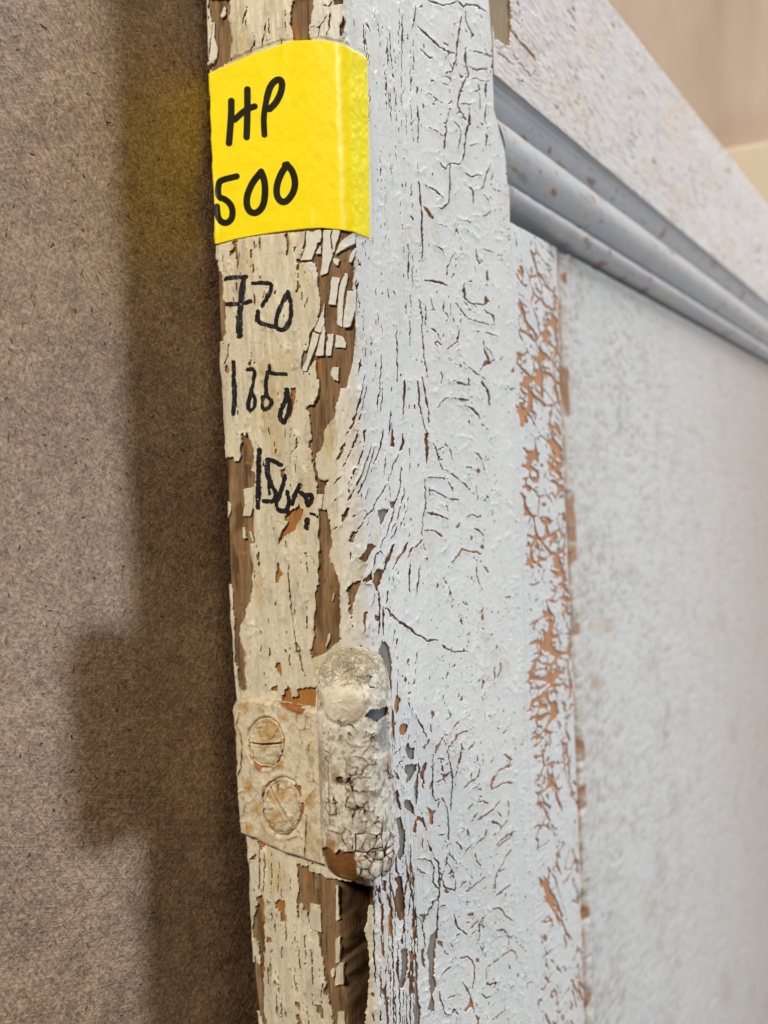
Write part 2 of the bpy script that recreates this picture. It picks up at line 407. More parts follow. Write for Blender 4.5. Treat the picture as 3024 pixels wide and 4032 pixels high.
CRACKS = '''
A 3 1140,60 1122,200 1060,390
A 4 300,1300 290,1420 250,1560
A 2.5 1190,680 1150,850 1120,940
A 2 545,1300 560,1380 545,1430
A 3 520,1510 510,1590
A 2 1035,1560 1075,1545
A 3 590,130 585,260 570,320
A 2.5 430,240 405,440
A 2.5 505,400 505,500
A 2 600,430 600,560
A 3 240,580 250,440 245,300
A 3 440,460 455,440
A 2 980,520 985,550
A 2 990,1570 985,1700
A 2.5 640,140 640,330
A 2 700,700 660,890
B 2.5 1055,290 1035,440 990,500 960,630 890,700
B 2 1110,720 1060,820
B 2.5 500,130 470,200
B 2 645,600 650,1060
B 3 935,1680 940,1900 955,2100
B 2.5 1140,1560 1145,1820
B 2 1215,1600 1220,1780
B 2 1050,1620 1130,1600 1210,1605
B 3 1030,1520 1100,1525
B 2 830,2040 860,1980
B 3 800,2100 805,2212
C 4 800,0 820,130 825,300 860,440 880,560 930,700 950,880 990,1030
C 3 660,190 670,310
C 3.5 780,480 785,560
C 3 690,360 740,340 750,380
C 3 810,760 815,900
C 3 720,700 770,710 785,750
C 2.5 555,280 560,350
C 2.5 500,160 525,110
C 3 410,740 395,770
C 2.5 1005,180 1005,560
C 2 330,300 350,120
C 3.5 1045,690 1035,750
C 3 885,640 920,740 945,850
C 2.5 600,640 600,890
C 2.5 520,620 510,760
E 4 220,120 215,420 210,580
E 3 275,110 270,600
E 2 345,150 350,620
E 2.5 430,200 420,480 415,600
E 2.5 545,380 550,600
E 3 640,1170 650,1460
E 2.5 720,990 710,1400
E 3 495,780 490,1180
E 3 920,1520 890,1700 900,1800
E 2.5 575,1080 560,1180
E 3 380,1800 400,1900 440,1960
E 3 500,1830 500,2024
E 3 440,1930 480,2000
E 2.5 1000,1880 995,2024
E 3 540,1900 450,1870
E 2.5 780,1150 790,1600
E 2 610,1520 625,1720
E 2.5 400,780 385,1050
E 2 330,1150 340,1550
M 5 940,40 1000,50 1020,0
M 5 1010,60 990,250
M 4 880,180 930,190 990,100
M 4 920,270 950,150
M 3 470,10 440,160 430,190
M 4 515,240 500,310 475,345
M 2.5 580,160 560,330
F 4 710,0 725,200 745,340 780,440 780,560 785,680
F 5 755,40 770,120 790,260 795,360
F 3 765,790 770,1000 745,1130 740,1290
F 5o 740,1300 700,1350 660,1370 620,1440
F 2.5 745,1305 780,1420
F 3.5o 770,790 880,795 960,800
F 5 770,895 850,900 930,950 1070,995
F 6 770,1075 860,1100 960,1130
F 5o 750,1220 840,1220 900,1270 930,1300
F 2.5 790,490 850,520 880,660 910,720 960,740 1090,840 1170,940
F 3.5 920,510 970,570 1000,660
F 2.5 800,95 860,90 890,40
F 2.5 800,260 850,250 900,170 960,130 1120,155
F 3 1040,190 1140,230 1200,280 1220,350 1280,400
F 2 1040,450 1110,450 1160,480
F 3.5 1120,570 1200,600 1240,700 1250,740
F 4o 1090,700 1190,720
F 3 960,10 1100,40 1130,20
F 5 1210,0 1260,70 1290,200
F 7o 980,1490 1040,1430 1070,1380 1130,1390 1190,1400 1220,1420
F 5o 1110,1110 1150,1090 1210,1110
F 3.5 1120,1200 1200,1215 1250,1270 1240,1320
F 3 1120,1210 1140,1280 1210,1320
F 4 950,820 990,880 1000,930
F 3 905,1000 950,1030 970,1080
F 2.5 970,1320 940,1370 905,1400
F 3 1190,1440 1190,1600 1230,1700
F 3 1210,1440 1290,1580
F 5 770,1440 800,1490
F 5 640,1460 640,1720
F 5 720,1510 695,1730
F 2 850,1530 900,1650 950,1790
F 2 905,1570 1020,1840
F 6 490,1900 560,1970 630,2020 700,2074
F 2.5 265,10 235,130 215,260 190,340 150,430 100,470
F 3 290,40 250,230 215,440 185,560 130,680 100,720
F 4 430,380 405,520 380,600 340,700
F 4.5 330,530 270,700 215,850 150,1000
F 4.5 355,540 320,680 260,830 220,930
F 3.5 270,520 250,620 215,700 160,850
F 4 130,740 90,790 20,860
F 4 460,830 400,930 340,1040 290,1100 210,1250 190,1300
F 4 600,0 590,250 580,300
F 4 555,590 510,690 460,830
F 3 460,830 480,880 480,980
F 3 260,1045 300,1090
F 3.5 260,1045 210,1090 165,1140
F 3.5 580,680 560,860 530,980 500,1100 460,1240 390,1380
F 2 640,450 640,760
F 3 605,830 570,1020 540,1120 480,1250
F 3 390,50 375,240
F 3 420,0 410,150 390,300
F 2.5 630,930 610,1060 560,1200
F 3 640,1230 620,1310
F 6 385,1720 400,1850 385,2074
F 6 430,1830 420,1950 430,2074
F 4 460,1700 460,1790 430,1850
F 5o 290,1890 270,2050
F 4 360,1740 330,1830
F 4 500,1580 505,1650
F 4 540,1160 520,1230 470,1330
F 3.5 440,600 430,760
F 3 470,480 480,250 500,330
F 3 300,880 265,1040
F 4 450,1440 400,1390 370,1420 330,1540
F 3 140,890 100,930 40,1000
F 5 100,1180 10,1225
F 2.5 1180,850 1190,1000
F 3o 1270,1000 1310,960
F 2.5 960,1490 960,1560
F 3 1200,930 1270,960
G 6 500,60 560,100 640,150 690,200 770,250 870,250
G 5 870,275 900,290 960,320 1030,350 1100,340 1150,360
G 2.5 690,320 690,550
G 4 540,560 545,690
G 5o 640,720 640,800
G 2.5 600,880 640,880 630,950
G 4 680,850 710,920 750,980 775,1050
G 3 720,1010 665,1100
G 3 635,1010 625,1090
G 5 580,1110 515,1180
G 4 600,1190 530,1290
G 4 500,1300 530,1350 560,1380
G 3 900,1050 930,1090 950,1170 975,1300 985,1450 975,1650
G 3 885,1220 920,1350
G 4o 1130,985 1040,1025 950,1140
G 3 1060,1100 1055,1200 1010,1350 980,1380
G 4 970,1320 920,1370 850,1420
G 4 830,1180 830,1310 820,1500 850,1560 910,1540 940,1620 955,1740 955,1900
G 4 860,1620 890,1560
G 4o 1180,1180 1200,1280
G 7o 1210,1300 1190,1360 1090,1450
G 5o 1200,1420 1140,1480
G 4o 1330,1190 1290,1270
G 5o 1400,1180 1470,1220 1440,1280 1360,1310 1310,1400 1300,1470 1400,1410 1490,1410
G 4 1180,1580 1240,1560 1300,1600
G 7o 1160,1590 1110,1640
G 6o 1390,1540 1320,1630 1180,1730
G 3 1440,1540 1440,1720 1350,1830
G 5o 1200,1660 1130,1730
G 5 1290,1710 1360,1750 1390,1790
G 3 1290,1730 1250,1850 1100,1990
G 5o 1480,1830 1350,1950
G 5 880,1840 935,1835
G 4 1010,1890 1050,1930 1060,1970
G 4o 1130,1930 1090,2000
G 5 780,1890 830,2010
G 4 950,1980 1010,2050
G 6o 1110,1790 1120,1850
G 7o 1050,1830 1090,1790
G 2 740,1800 740,1940 700,2000
G 4o 1240,1 1240,100
G 4o 1350,260 1340,370
G 4o 1335,450 1325,610
G 4o 1390,400 1380,500 1340,590
G 4o 1130,240 1110,310
G 4o 1260,670 1230,740
G 3o 800,520 795,600
G 5o 1050,900 1000,970
G 5o 1060,1090 1065,1150
G 6o 1160,1100 1110,1160
G 5o 1030,1000 1000,1080
G 6o 1350,1650 1390,1700
G 6o 1340,1830 1310,1870
G 3 530,900 510,980
G 4 395,2074 405,1990
G 5 260,290 250,440
G 4 245,290 275,320
G 4 300,350 350,345 375,330
G 4 510,1640 530,1690
G 3.5 540,440 545,560
G 3 515,1000 520,1150
I 5 475,380 560,380 600,400 625,450 620,560 655,610
I 5 620,360 660,400 670,500 665,640 665,740
I 5 665,700 620,720 590,790 570,830
I 5 470,830 520,880 545,980 550,1090
I 5 660,740 655,900 650,1030
I 4 670,760 715,755
I 5 575,240 620,340
I 5 700,540 710,600 800,635 810,540
I 5 705,490 680,550
I 4o 745,320 730,420 700,500
I 4 740,410 790,500 800,540
I 3 770,330 810,400 815,460
I 3 745,0 745,240
I 4 790,820 810,920 850,960 900,1000
I 3 850,960 780,1030
I 4 750,1050 800,1120
I 5o 800,1190 900,1170 940,1200 965,1270 960,1350 940,1440
I 5 760,1210 785,1170
I 8o 760,1250 680,1340
I 4 810,1240 870,1250
I 5o 1080,790 1170,780 1210,840 1290,890
I 4 1060,830 1010,900 1000,1050
I 4 1120,960 1200,960 1240,1010 1290,1010
I 3 1240,1010 1230,1100
I 4o 1060,1270 1120,1220 1200,1150 1270,1120 1330,1190
I 4 1060,1270 1060,1360 1090,1410 1150,1380
I 5 1240,1220 1260,1290
I 4 985,1460 1030,1490 1060,1510 1110,1490
I 5o 860,1380 890,1420 930,1500
I 5 670,1450 690,1550 710,1630 770,1650 800,1610 830,1640
I 5o 710,1530 830,1470
I 5 540,1665 600,1630 610,1615
I 7o 1130,680 1250,590
I 4o 1130,660 1125,560 1160,460 1270,280
I 4o 860,670 1010,560 1080,490
I 4o 840,610 900,540
I 4o 880,340 920,270 950,230
I 6o 970,330 980,400 1020,440
I 12o 910,835 950,830
I 10o 890,900 915,895
I 6o 1000,880 930,950
I 7o 990,950 920,1020
I 4o 1120,280 1230,180 1320,130
I 5 1090,70 1150,90 1180,120
I 5 395,350 410,440 410,560 380,680 385,900 350,1090
I 3 415,480 440,640 430,720 410,880
I 4 460,440 460,740 450,900 465,1080
I 4 150,690 145,900 150,1180 165,1400
I 6o 215,740 220,900
I 4 265,1060 300,1220 300,1400 295,1560 310,1725
I 3 330,1150 320,1280 350,1440
I 5 350,1430 350,1760
I 5 380,1440 375,1600
I 5 440,1340 440,1760
I 4 410,1340 380,1440
I 4 150,1600 140,1760
I 4 160,560 165,640 150,700
I 4 185,570 180,700 210,760
I 3 100,1045 150,1050
I 5 270,560 300,700 320,860
I 4 330,560 310,500
I 5 315,330 320,480 350,500
I 4 1220,440 1160,480
I 5o 1230,600 1210,680
I 6 500,455 520,490 570,490
I 4o 1100,1700 1230,1600
I 4o 800,1710 830,1660
J 4o 685,40 680,150 665,250
J 3 580,100 580,600
J 4 665,620 660,690
J 3 700,820 715,1000 705,1190
J 4 700,1320 700,1440
J 6 710,1490 725,1650 735,1800 735,2074
J 5 700,200 770,280 850,360 960,430 1020,435
J 5 910,345 960,380
J 7 730,405 780,450 840,490
J 4 1060,130 1050,220 1030,320 1015,500 980,580 930,605
J 4 1100,90 1100,180 1155,290 1130,360
J 7 1030,10 1075,65 1100,40 1180,50 1270,100
J 6 790,0 900,50 980,40 1030,10
J 6 700,75 740,60 750,30
J 6 1100,390 1090,480 1105,560 1120,620 1070,700 1040,800 1040,880 1080,960 1110,1000
J 5 1120,620 1210,660 1290,670
J 6 1115,540 1180,575 1290,560
J 5 1110,410 1200,430 1310,460
J 4 740,740 830,790 920,850
J 4 970,890 945,1000 930,1110 920,1210
J 4o 760,1035 850,1070 920,1120
J 6 1125,880 1130,1000 1100,1100 1095,1180 1075,1320
J 4 1100,1185 1150,1195 1210,1170
J 4 985,980 1040,1040 1060,1110 1030,1230
J 3 790,1230 870,1240 930,1300
J 4 860,1310 930,1385 970,1340 1050,1340 1075,1300
J 4 970,1340 970,1550 955,1650 900,1710 820,1695
J 6o 765,1520 850,1560 910,1620
J 5 1080,1405 1150,1445 1230,1430
J 3 1100,1490 1160,1560 1170,1690
J 3 1160,1565 1240,1530 1270,1420 1300,1320
J 3 1240,1580 1310,1680
J 3 1170,1750 1270,1760 1330,1700
J 4 870,1830 980,1880
J 3 1015,1830 1220,1945 1280,1900
J 3 1060,1790 1130,1820 1170,1800
J 3 1330,1540 1420,1580
J 3 830,1990 910,2060
J 5 1185,670 1215,740 1130,760
J 7 1260,680 1265,800
J 5o 1205,760 1215,890
J 4 1260,870 1255,1000 1300,1030
J 4 1060,850 1130,855 1170,830
J 8o 1210,1010 1235,1020
J 5 1330,1270 1380,1280
J 4 1250,870 1310,860
J 4 945,1075 990,1085 1020,1060
J 4o 1340,1850 1345,1900 1410,1890
J 4o 1345,1960 1380,1960
J 3 575,600 575,900
J 3 640,820 650,1000
J 3 455,300 450,470
J 6 280,190 320,260
J 4 555,180 560,240
L 5 620,340 625,450 630,620
L 3 660,540 658,650
L 3 765,800 770,900 770,1000 850,1050 880,1110 880,1150
L 3.5 715,770 735,950 745,1150 790,1450
L 4 635,930 640,1060 650,1200
L 4 530,1000 535,1250 535,1500
L 2.5 405,930 410,1100
L 3 405,1240 395,1450 370,1700
L 6 240,1250 225,1390
L 3 275,1390 240,1600 200,1790
L 5 700,1430 720,1650 760,1860
L 6 740,1420 770,1560 790,1700
L 4 595,1440 580,1720
L 6 760,635 830,645 880,655 950,675
L 3 840,340 900,380 930,450
L 3 900,380 960,350
L 4 1000,420 970,490 940,520 940,590
L 4 1060,405 1150,430
L 4 1190,370 1200,470 1260,550
L 5 1080,655 1160,645
L 4 1230,370 1330,410 1410,440
L 4 1080,660 1100,780 1140,830 1220,830 1300,810
L 4 970,800 1030,830 1070,890 1110,940 1200,975 1330,1000
L 3 970,800 970,900 1000,980 1040,1010
L 3 1060,900 1040,1080 1030,1130 930,1200
L 3 920,790 910,880 970,950
L 3 1085,860 1200,910
L 5 1240,870 1330,930 1335,1000
L 3 960,1270 1010,1320 1080,1335
L 4 1065,1290 1110,1340 1200,1400 1290,1480
L 4 1150,1030 1210,1060 1240,1100
L 6 1240,1050 1350,1080
L 5 1240,1130 1255,1230 1290,1300 1330,1280 1300,1220 1250,1170
L 4 960,1440 1060,1475 1120,1490
L 2.5 890,1360 900,1420 890,1500 850,1545 800,1545
L 8 1120,1440 1120,1490
L 5 1220,1420 1240,1500 1280,1540 1300,1660
L 3 950,1580 1050,1610 1120,1610
L 9 1135,1590 1145,1585
L 3 1060,1650 1150,1680 1200,1720 1220,1800 1280,1850
L 6o 255,320 258,370
L 5o 440,160 440,200
L 3 440,260 430,330
L 3 725,100 740,370 745,520
L 5 230,470 235,540
L 3 215,620 205,860
L 5 500,720 515,760
L 3 415,720 415,760
L 4 375,900 375,980
L 4 690,520 695,580
L 5o 1380,1300 1400,1250
'''
NUMBERS = [
 '''A 40 265,610 350,592 490,585
A 56 460,600 435,800 405,1000 410,1225
A 42 270,885 400,880 530,852
A 38 560,658 765,645 752,750 655,900
A 44 612,960 598,1050 640,1090 790,1130
A 44 935,750 880,860 830,980 800,1100 830,1160 900,1165 955,1090 975,960 960,830 935,750''',
 '''A 44 345,1515 350,1700 358,1900 345,2075
A 36 500,1595 570,1575 562,1680 545,1780 520,1900 497,2000 530,2050 580,1990 575,1890 540,1850
A 36 740,1550 737,1640 910,1640
A 38 715,1620 690,1760 700,1880 765,1930 735,2005 680,2035 650,1985 672,1890
A 44 920,1810 915,1920 862,2020 842,2110 890,2185 935,2080 962,1950 925,1830''',
 '''B 44 630,470 622,700 615,1000 620,1100
B 42 712,580 780,590 855,640
B 42 715,600 712,750 770,880 815,960 780,1040 680,1030
B 22 735,960 730,880 720,780
B 40 900,755 875,880 830,1000 800,1080 850,1150 920,1130 950,1040 925,930
B 44 1075,860 1020,960 985,1060
B 42 1085,940 1140,985 1150,1090 1195,1050 1205,960 1150,965
B 54 1150,1235 1145,1315
B 26 1180,1165 1240,1180 1265,1200
B 40 850,1130 960,1160 1000,1200''']
STICKER_INK = '''M 38 350,660 350,750 335,935
M 38 455,585 455,750 450,895
M 36 372,782 440,718 502,695
M 34 582,640 560,760 566,880
M 38 582,640 604,560 650,515 684,530 678,600 640,675 600,712
M 36 385,1152 290,1175 265,1195 262,1290 312,1300 358,1350 358,1430 310,1465 262,1430 256,1350
M 38 545,1122 482,1200 445,1300 460,1378 510,1398 560,1350 573,1250 565,1170 545,1122
M 38 715,1075 670,1140 642,1230 652,1300 700,1330 758,1260 770,1180 742,1100 702,1078'''
KN_HOLES = '''
D 950,1540 1010,1610 1050,1560 1080,1590 1165,1580 1175,1650 1200,1680 1200,1800 1290,1850 1340,1840 1420,1800 1430,1830 1525,1700 1600,1750 1600,2000 800,2000 800,1640 930,1540
D 1310,270 1380,260 1440,235 1465,260 1450,330 1400,360 1380,395 1310,350 1270,340
D 1020,900 1060,890 1090,940 1060,960 1030,950
'''
KN_CRACKS = '''
D 4 1170,900 1250,890 1310,890
D 6 1170,900 1140,940 1160,1020 1340,1025
D 5 1160,1020 1120,1080 1100,1160 1190,1195 1270,1170
D 7 1190,1195 1160,1250 1165,1310
D 3 1160,1030 1190,1130 1200,1160
D 5 1250,560 1300,540 1350,490
D 5 1300,550 1340,610 1370,630
D 4 1190,600 1250,610
D 3 1150,660 1180,640
D 5 1240,830 1300,770 1350,770 1360,720
D 4 1180,690 1250,710 1300,770
D 3 1100,700 1105,870
D 3 1120,770 1220,810
D 3 970,700 1010,620
D 4 960,1380 1070,1420 1075,1480 1100,1500 1140,1580
D 3 1070,1420 1100,1370
D 4 1160,1460 1165,1580 1230,1560 1280,1470
D 4 1230,1550 1290,1590 1330,1600
D 4 1230,1290 1280,1300 1270,1400
D 5 1420,1290 1410,1430 1380,1470
D 4 1240,1740 1320,1790
D 4 1330,1700 1310,1760
D 4 1200,1680 1290,1650
D 5 1050,410 1130,400 1210,460
D 4 1450,770 1470,860 1500,890
D 3 950,780 960,1000 970,1300
D 4 1240,40 1255,110 1260,190
D 3 1480,1020 1470,1080
D 6 1355,1010 1345,1060
D 5 1140,1450 1160,1470
D 3 1000,200 1060,180
D 7 1290,1610 1310,1640
D 4 1240,1600 1210,1660 1240,1700
D 4 1340,1540 1330,1600
D 3 1440,1180 1450,1300
D 5 1290,1120 1300,1190
'''
PL_HOLES = '''
D o 250,660 290,700 330,760 370,780 350,825 310,770 270,700
D w 690,935 740,960 735,1050 700,1040 640,980
D w 500,940 540,940 525,1030
D w 730,1110 765,1110 755,1200 735,1250
D o 520,195 640,215 720,235 760,250 740,300 700,290 600,245
'''
PL_CRACKS = '''
D 5 165,280 150,370 105,420
D 4 140,390 180,470 190,600 185,780 135,890
D 5 480,330 545,420 578,500 560,660 490,790 380,775
D 2.5 380,240 400,300
D 4 790,1220 785,1400 770,1630
D 3 870,980 780,1090
D 3 835,540 800,610
D 3 150,1300 200,1290
D 5 390,960 440,920 520,905 600,920 660,980 720,1080 730,1200 700,1290 640,1370 590,1400
D 5 590,1400 480,1350 400,1240 385,1100 390,960
D 3 230,1100 200,1220
D 3 225,1290 245,1400
D 3 145,1040 190,1010
D 3 570,1550 600,1480
D 4 620,1450 700,1420
D 3 260,540 300,520
D 2.5 700,1360 740,1440
D 3 245,520 270,640
'''
PL_STAINS = 'D 220,235,55 450,390,70 580,330,40 540,540,40 480,1250,80 240,960,60 650,1170,50 540,1200,60 250,1360,50 400,740,50 540,770,45 820,1100,60 330,1180,60'
# ------------------------------------------------------------------ materials
def mat_new(name):
    m = bpy.data.materials.new(name); m.use_nodes = True
    return m, m.node_tree.nodes, m.node_tree.links, m.node_tree.nodes["Principled BSDF"]
def mat_attr(name, rough=.5, spec=.4, bump=.0, scale=2500., stretch=(1, 1, 1), speck=0.0, sheen=0):
    """base colour from the layer colours stored on the mesh, with fine grain and relief"""
    m, N, L, b = mat_new(name)
    a = N.new("ShaderNodeAttribute"); a.attribute_name = "Col"
    b.inputs["Roughness"].default_value = rough; b.inputs["Specular IOR Level"].default_value = spec
    tc = N.new("ShaderNodeTexCoord"); mp = N.new("ShaderNodeMapping"); mp.inputs["Scale"].default_value = stretch
    L.new(tc.outputs["Object"], mp.inputs[0])
    n = N.new("ShaderNodeTexNoise"); n.inputs["Scale"].default_value = scale; n.inputs["Detail"].default_value = 3
    L.new(mp.outputs[0], n.inputs["Vector"])
    if speck:
        r = N.new("ShaderNodeMapRange"); r.inputs[1].default_value = .3; r.inputs[2].default_value = .7
        r.inputs[3].default_value = 1-speck; r.inputs[4].default_value = 1+speck*.6
        L.new(n.outputs["Fac"], r.inputs[0])
        x = N.new("ShaderNodeVectorMath"); x.operation = 'SCALE'
        L.new(a.outputs["Color"], x.inputs[0]); L.new(r.outputs[0], x.inputs["Scale"]); L.new(x.outputs[0], b.inputs["Base Color"])
    else:
        L.new(a.outputs["Color"], b.inputs["Base Color"])
    if bump:
        bp = N.new("ShaderNodeBump"); bp.inputs["Strength"].default_value = 1; bp.inputs["Distance"].default_value = bump*MM
        L.new(n.outputs["Fac"], bp.inputs["Height"]); L.new(bp.outputs[0], b.inputs["Normal"])
    return m
M_PAINT = mat_attr("old_paint", .48, .35, .05, 2200, (1, 1, .6), .05)
M_WOOD = mat_attr("bare_wood", .75, .2, .12, 2600, (1, 1, .12), .22)
M_INK = mat_attr("marker_ink", .45, .3, .03, 2500, (1, 1, 1), .3)
M_METAL = mat_attr("rusty_metal", .55, .4, .10, 1800, (1, 1, 1), .2)
M_KPAINT = mat_attr("thick_gloss_paint", .58, .28, .09, 1700, (1, 1, 1), .08)
M_PANEL = mat_attr("panel_paint", .5, .3, .10, 700, (1, 1, .5), .04)
M_MOULD = mat_attr("moulding_paint", .34, .5, .08, 900, (1, 1, 1), .05)
# ------------------------------------------------------------------ the stile as an unrolled strip: edge, rounded corner, face
RC, RB = 2.0, 1.0
AH = math.pi*RC/4
bk = np.array([(806, -160), (815, 0), (822, 280), (850, 960), (872, 1460), (890, 1740), (903, 2300), (918, 2615), (929, 2740), (946, 2915), (958, 3100), (970, 3266), (980, 3418), (990, 3698), (998, 3842), (1018, 4005), (1034, 4180)], float)
q = hit(bk[:, 0], bk[:, 1], 0, 0.0); o_ = np.argsort(q[:, 2]); TZ, TY = q[o_, 2], q[o_, 1]
inn = np.array([(1914, -150), (1922, 0), (1934, 159), (1939, 338), (1943, 434), (1960, 506), (1980, 579), (1994, 723), (2003, 800), (2004, 916), (2028, 1675), (2056, 2410), (2065, 2830), (2097, 3794), (2108, 4180)], float)
q = hit(inn[:, 0], inn[:, 1], 1, 0.0); o_ = np.argsort(q[:, 2]); XZ, XX = q[o_, 2], q[o_, 0]
fT = lambda z: np.interp(z, TZ, TY)
fX = lambda z: np.interp(z, XZ, XX)
ZTOP, ZBOT = 108.0, -112.0
def surf(S, Z):
    """point and outward normal of the stile for unrolled position S (0 on the corner) and height Z"""
    T = fT(Z); LE = T-RC-RB
    P = np.zeros(S.shape+(3,)); Nn = np.zeros_like(P)
    P[..., 2] = Z
    f = S > AH; P[..., 0][f] = RC+S[f]-AH; Nn[..., 1][f] = -1
    c = np.abs(S) <= AH; a = (S[c]+AH)/RC
    P[..., 0][c] = RC-RC*np.cos(a); P[..., 1][c] = RC-RC*np.sin(a); Nn[..., 0][c] = -np.cos(a); Nn[..., 1][c] = -np.sin(a)
    e = (S < -AH) & (-S-AH <= LE); P[..., 1][e] = RC-S[e]-AH; Nn[..., 0][e] = -1
    b = (S < -AH) & (-S-AH > LE); bb = np.minimum((-S-AH-LE)[b]/RB, math.pi/2)
    P[..., 0][b] = RB*(1-np.cos(bb)); P[..., 1][b] = T[b]-RB+RB*np.sin(bb); Nn[..., 0][b] = -np.cos(bb); Nn[..., 1][b] = np.sin(bb)
    return P, Nn
Z_TOP_DOOR = float(hit([2409, 3024], [0, 799], 1, 0.0)[:, 2].mean())
NV, NE, NF = 1510, 192, 268
NX = 36                                        # coarse rows that carry the stile on beyond the picture
vm = np.linspace(ZBOT, ZTOP, NV); v = np.concatenate([np.full(NX, ZBOT), vm, np.full(NX, ZTOP)]); NV = NV+2*NX
ext = np.concatenate([np.linspace(1, 0, NX+1)[:-1], np.zeros(NV-2*NX), np.linspace(0, 1, NX+1)[1:]])[:, None]
ZEND = np.where(np.arange(NV) < NV//2, -188.0, Z_TOP_DOOR)[:, None]
te = np.linspace(-1, 0, NE); tf = np.linspace(0, 1, NF+1)[1:]; tf = .62*tf+.38*tf**2
Zg = np.zeros((NV, NE+NF)); Sg = np.zeros_like(Zg)
Zg[:, :NE] = v[:, None]*(1-ext)+ZEND*ext; Sg[:, :NE] = (fT(Zg[:, :1])-RC-RB+AH+RB*1.5)*te
for it in range(3):
    sF = (fX(Zg[:, NE:])+AH-RC)*tf if it else 75*np.ones((NV, 1))*tf
    Zg[:, NE:] = v[:, None]*(1+.45*sF/75)*(1-ext)+ZEND*ext
Sg[:, NE:] = sF
P0, N0 = surf(Sg, Zg)
PX, PY = proj(P0)
ON_E = sst(.5, -1.5, Sg)                        # 1 on the edge, 0 on the face
# slow unevenness of the old wood
wob = .25*fbm(Sg/9, Zg/30, 40, 2)*sst(0, 4, np.abs(Sg))
P0 = P0+N0*wob[..., None]
# ------------------------------------------------------------------ paint field
fld = Fld(PX, PY, 1.0, 3)
for ln in HOLES.strip().splitlines():
    c, kd, p = ln.split(' ', 2); fld.hole(pts(c, p), kd)
ONE = sst(1.0, -2.0, Sg)
fld.F = fld.F+ONE*(3.5*vn(PX/7, PY/42, 301)+2.5*vn(PX/4.5, PY/16, 302))*sst(45, 5, np.abs(fld.F))+(1-ONE)*1.5*vn(PX/6, PY/9, 303)*sst(40, 5, np.abs(fld.F))
for ln in CRACKS.strip().splitlines():
    c, wd, p = ln.split(' ', 2); o = wd.endswith('o'); p_ = pts(c, p)
    on_face = p_[:, 0].mean() > 1400
    fld.crack(p_, float(wd.rstrip('o'))*(.98 if on_face else 1.0), 'o' if o else '', .065 if on_face else .08, 1 if rng.random() < .6 else -1)
# hairlines along the grain and short ticks across it, denser by the corner
def hair(n, x0, x1, y0, y1, l0, l1, w0, w1, lean=0.04, cross=False):
    for _ in range(n):
        x = rng.uniform(x0, x1); y = rng.uniform(y0, y1); L_ = rng.uniform(l0, l1)
        if cross: p = np.array([(x, y), (x+L_*.5, y+rng.normal(0, 2)), (x+L_, y+rng.normal(0, 4))])
        else: p = np.array([(x, y), (x+lean*L_*.5+rng.normal(0, 1.5), y+L_*.5), (x+lean*L_+rng.normal(0, 2), y+L_)])
        fld.crack(p, rng.uniform(w0, w1), 'o' if rng.random() < .15 else '', .02)
hair(80, 1390, 1640, 0, 1500, 30, 150, .9, 2.0); hair(36, 1420, 1640, 0, 400, 40, 200, 1.0, 2.2)
hair(110, 1400, 1650, 700, 2200, 8, 22, 1.2, 2.0, cross=True)
hair(45, 1380, 1650, 1500, 2500, 20, 80, 1.3, 2.4, lean=-.25)
hair(50, 1490, 1640, 3250, 4050, 40, 240, 1.6, 3.8); hair(40, 1450, 1640, 2500, 3300, 15, 60, 1.5, 3.0)
hair(60, 1600, 2050, 2600, 4000, 12, 45, 1.5, 3.5, lean=-.7); hair(40, 1640, 2020, 100, 2600, 12, 40, 1.3, 2.4, lean=-.5)
hair(150, 900, 1290, 980, 2700, 12, 90, 1.0, 2.2); hair(80, 880, 1290, 980, 2700, 6, 22, 1.0, 2.0, cross=True)
hair(50, 990, 1290, 3400, 4032, 20, 140, 1.2, 2.4); hair(30, 870, 1230, 0, 300, 20, 120, 1.5, 3.0)
hair(90, 1980, 2100, 900, 4000, 10, 34, 1.5, 3.0, cross=True)
hair(160, 1640, 2080, 0, 2700, 10, 40, 1.0, 2.2, lean=.8); hair(160, 1660, 2080, 0, 4032, 8, 30, 1.0, 2.2, lean=-1.2); hair(60, 1390, 1680, 0, 4032, 20, 120, .8, 1.6)
F = fld.F
ecr, _ = vor(Sg/3.4+.45*fbm(Sg/4, Zg/4, 321, 2), Zg/3.3+.45*fbm(Sg/4, Zg/4, 322, 2), 323); ecr2, _ = vor(Sg/1.9+.3*fbm(Sg/2, Zg/2, 324, 2), Zg/2.3+Sg/7, 325)
zon = sst(15, 24, Sg)*np.maximum(sst(.05, .4, fbm(Sg/9, Zg/12, 326, 3)+.15), .9*sst(2500, 2900, PY)*sst(-.3, .2, fbm(Sg/6, Zg/8, 327, 2)))
F = np.minimum(F, np.where(zon > .05, (ecr-.040*zon*(.6+.9*vn(Sg/1.6, Zg/1.6, 328)))*60, 99)); F = np.minimum(F, np.where(zon > .3, (ecr2-.05*sst(.3, 1, zon)*(.3+vn(Sg/1.3, Zg/1.3, 329)))*34, 99))
isl = []
for ln in ISLANDS.strip().splitlines():
    c, p = ln.split(' ', 1); p = pts(c, p); w = fld.win(p, 14)
    if w is None: continue
    sd = poly_sd(PX[w]+.45*(fld.X[w]-PX[w]), PY[w]+.45*(fld.Y[w]-PY[w]), p)
    F[w] = np.minimum(F[w], sd-1.0); isl.append((w, -sd-.5))
F = np.minimum(F, 99); F[:, :4] = np.minimum(F[:, :4], 99)
# small pits where flecks have come away
pit = fbm(Sg*1.5, Zg*.55, 71, 2); pth = np.where(Sg < 0, .74, .74)
F = np.minimum(F, np.where(F > 6, (pth-pit)*30, 99))
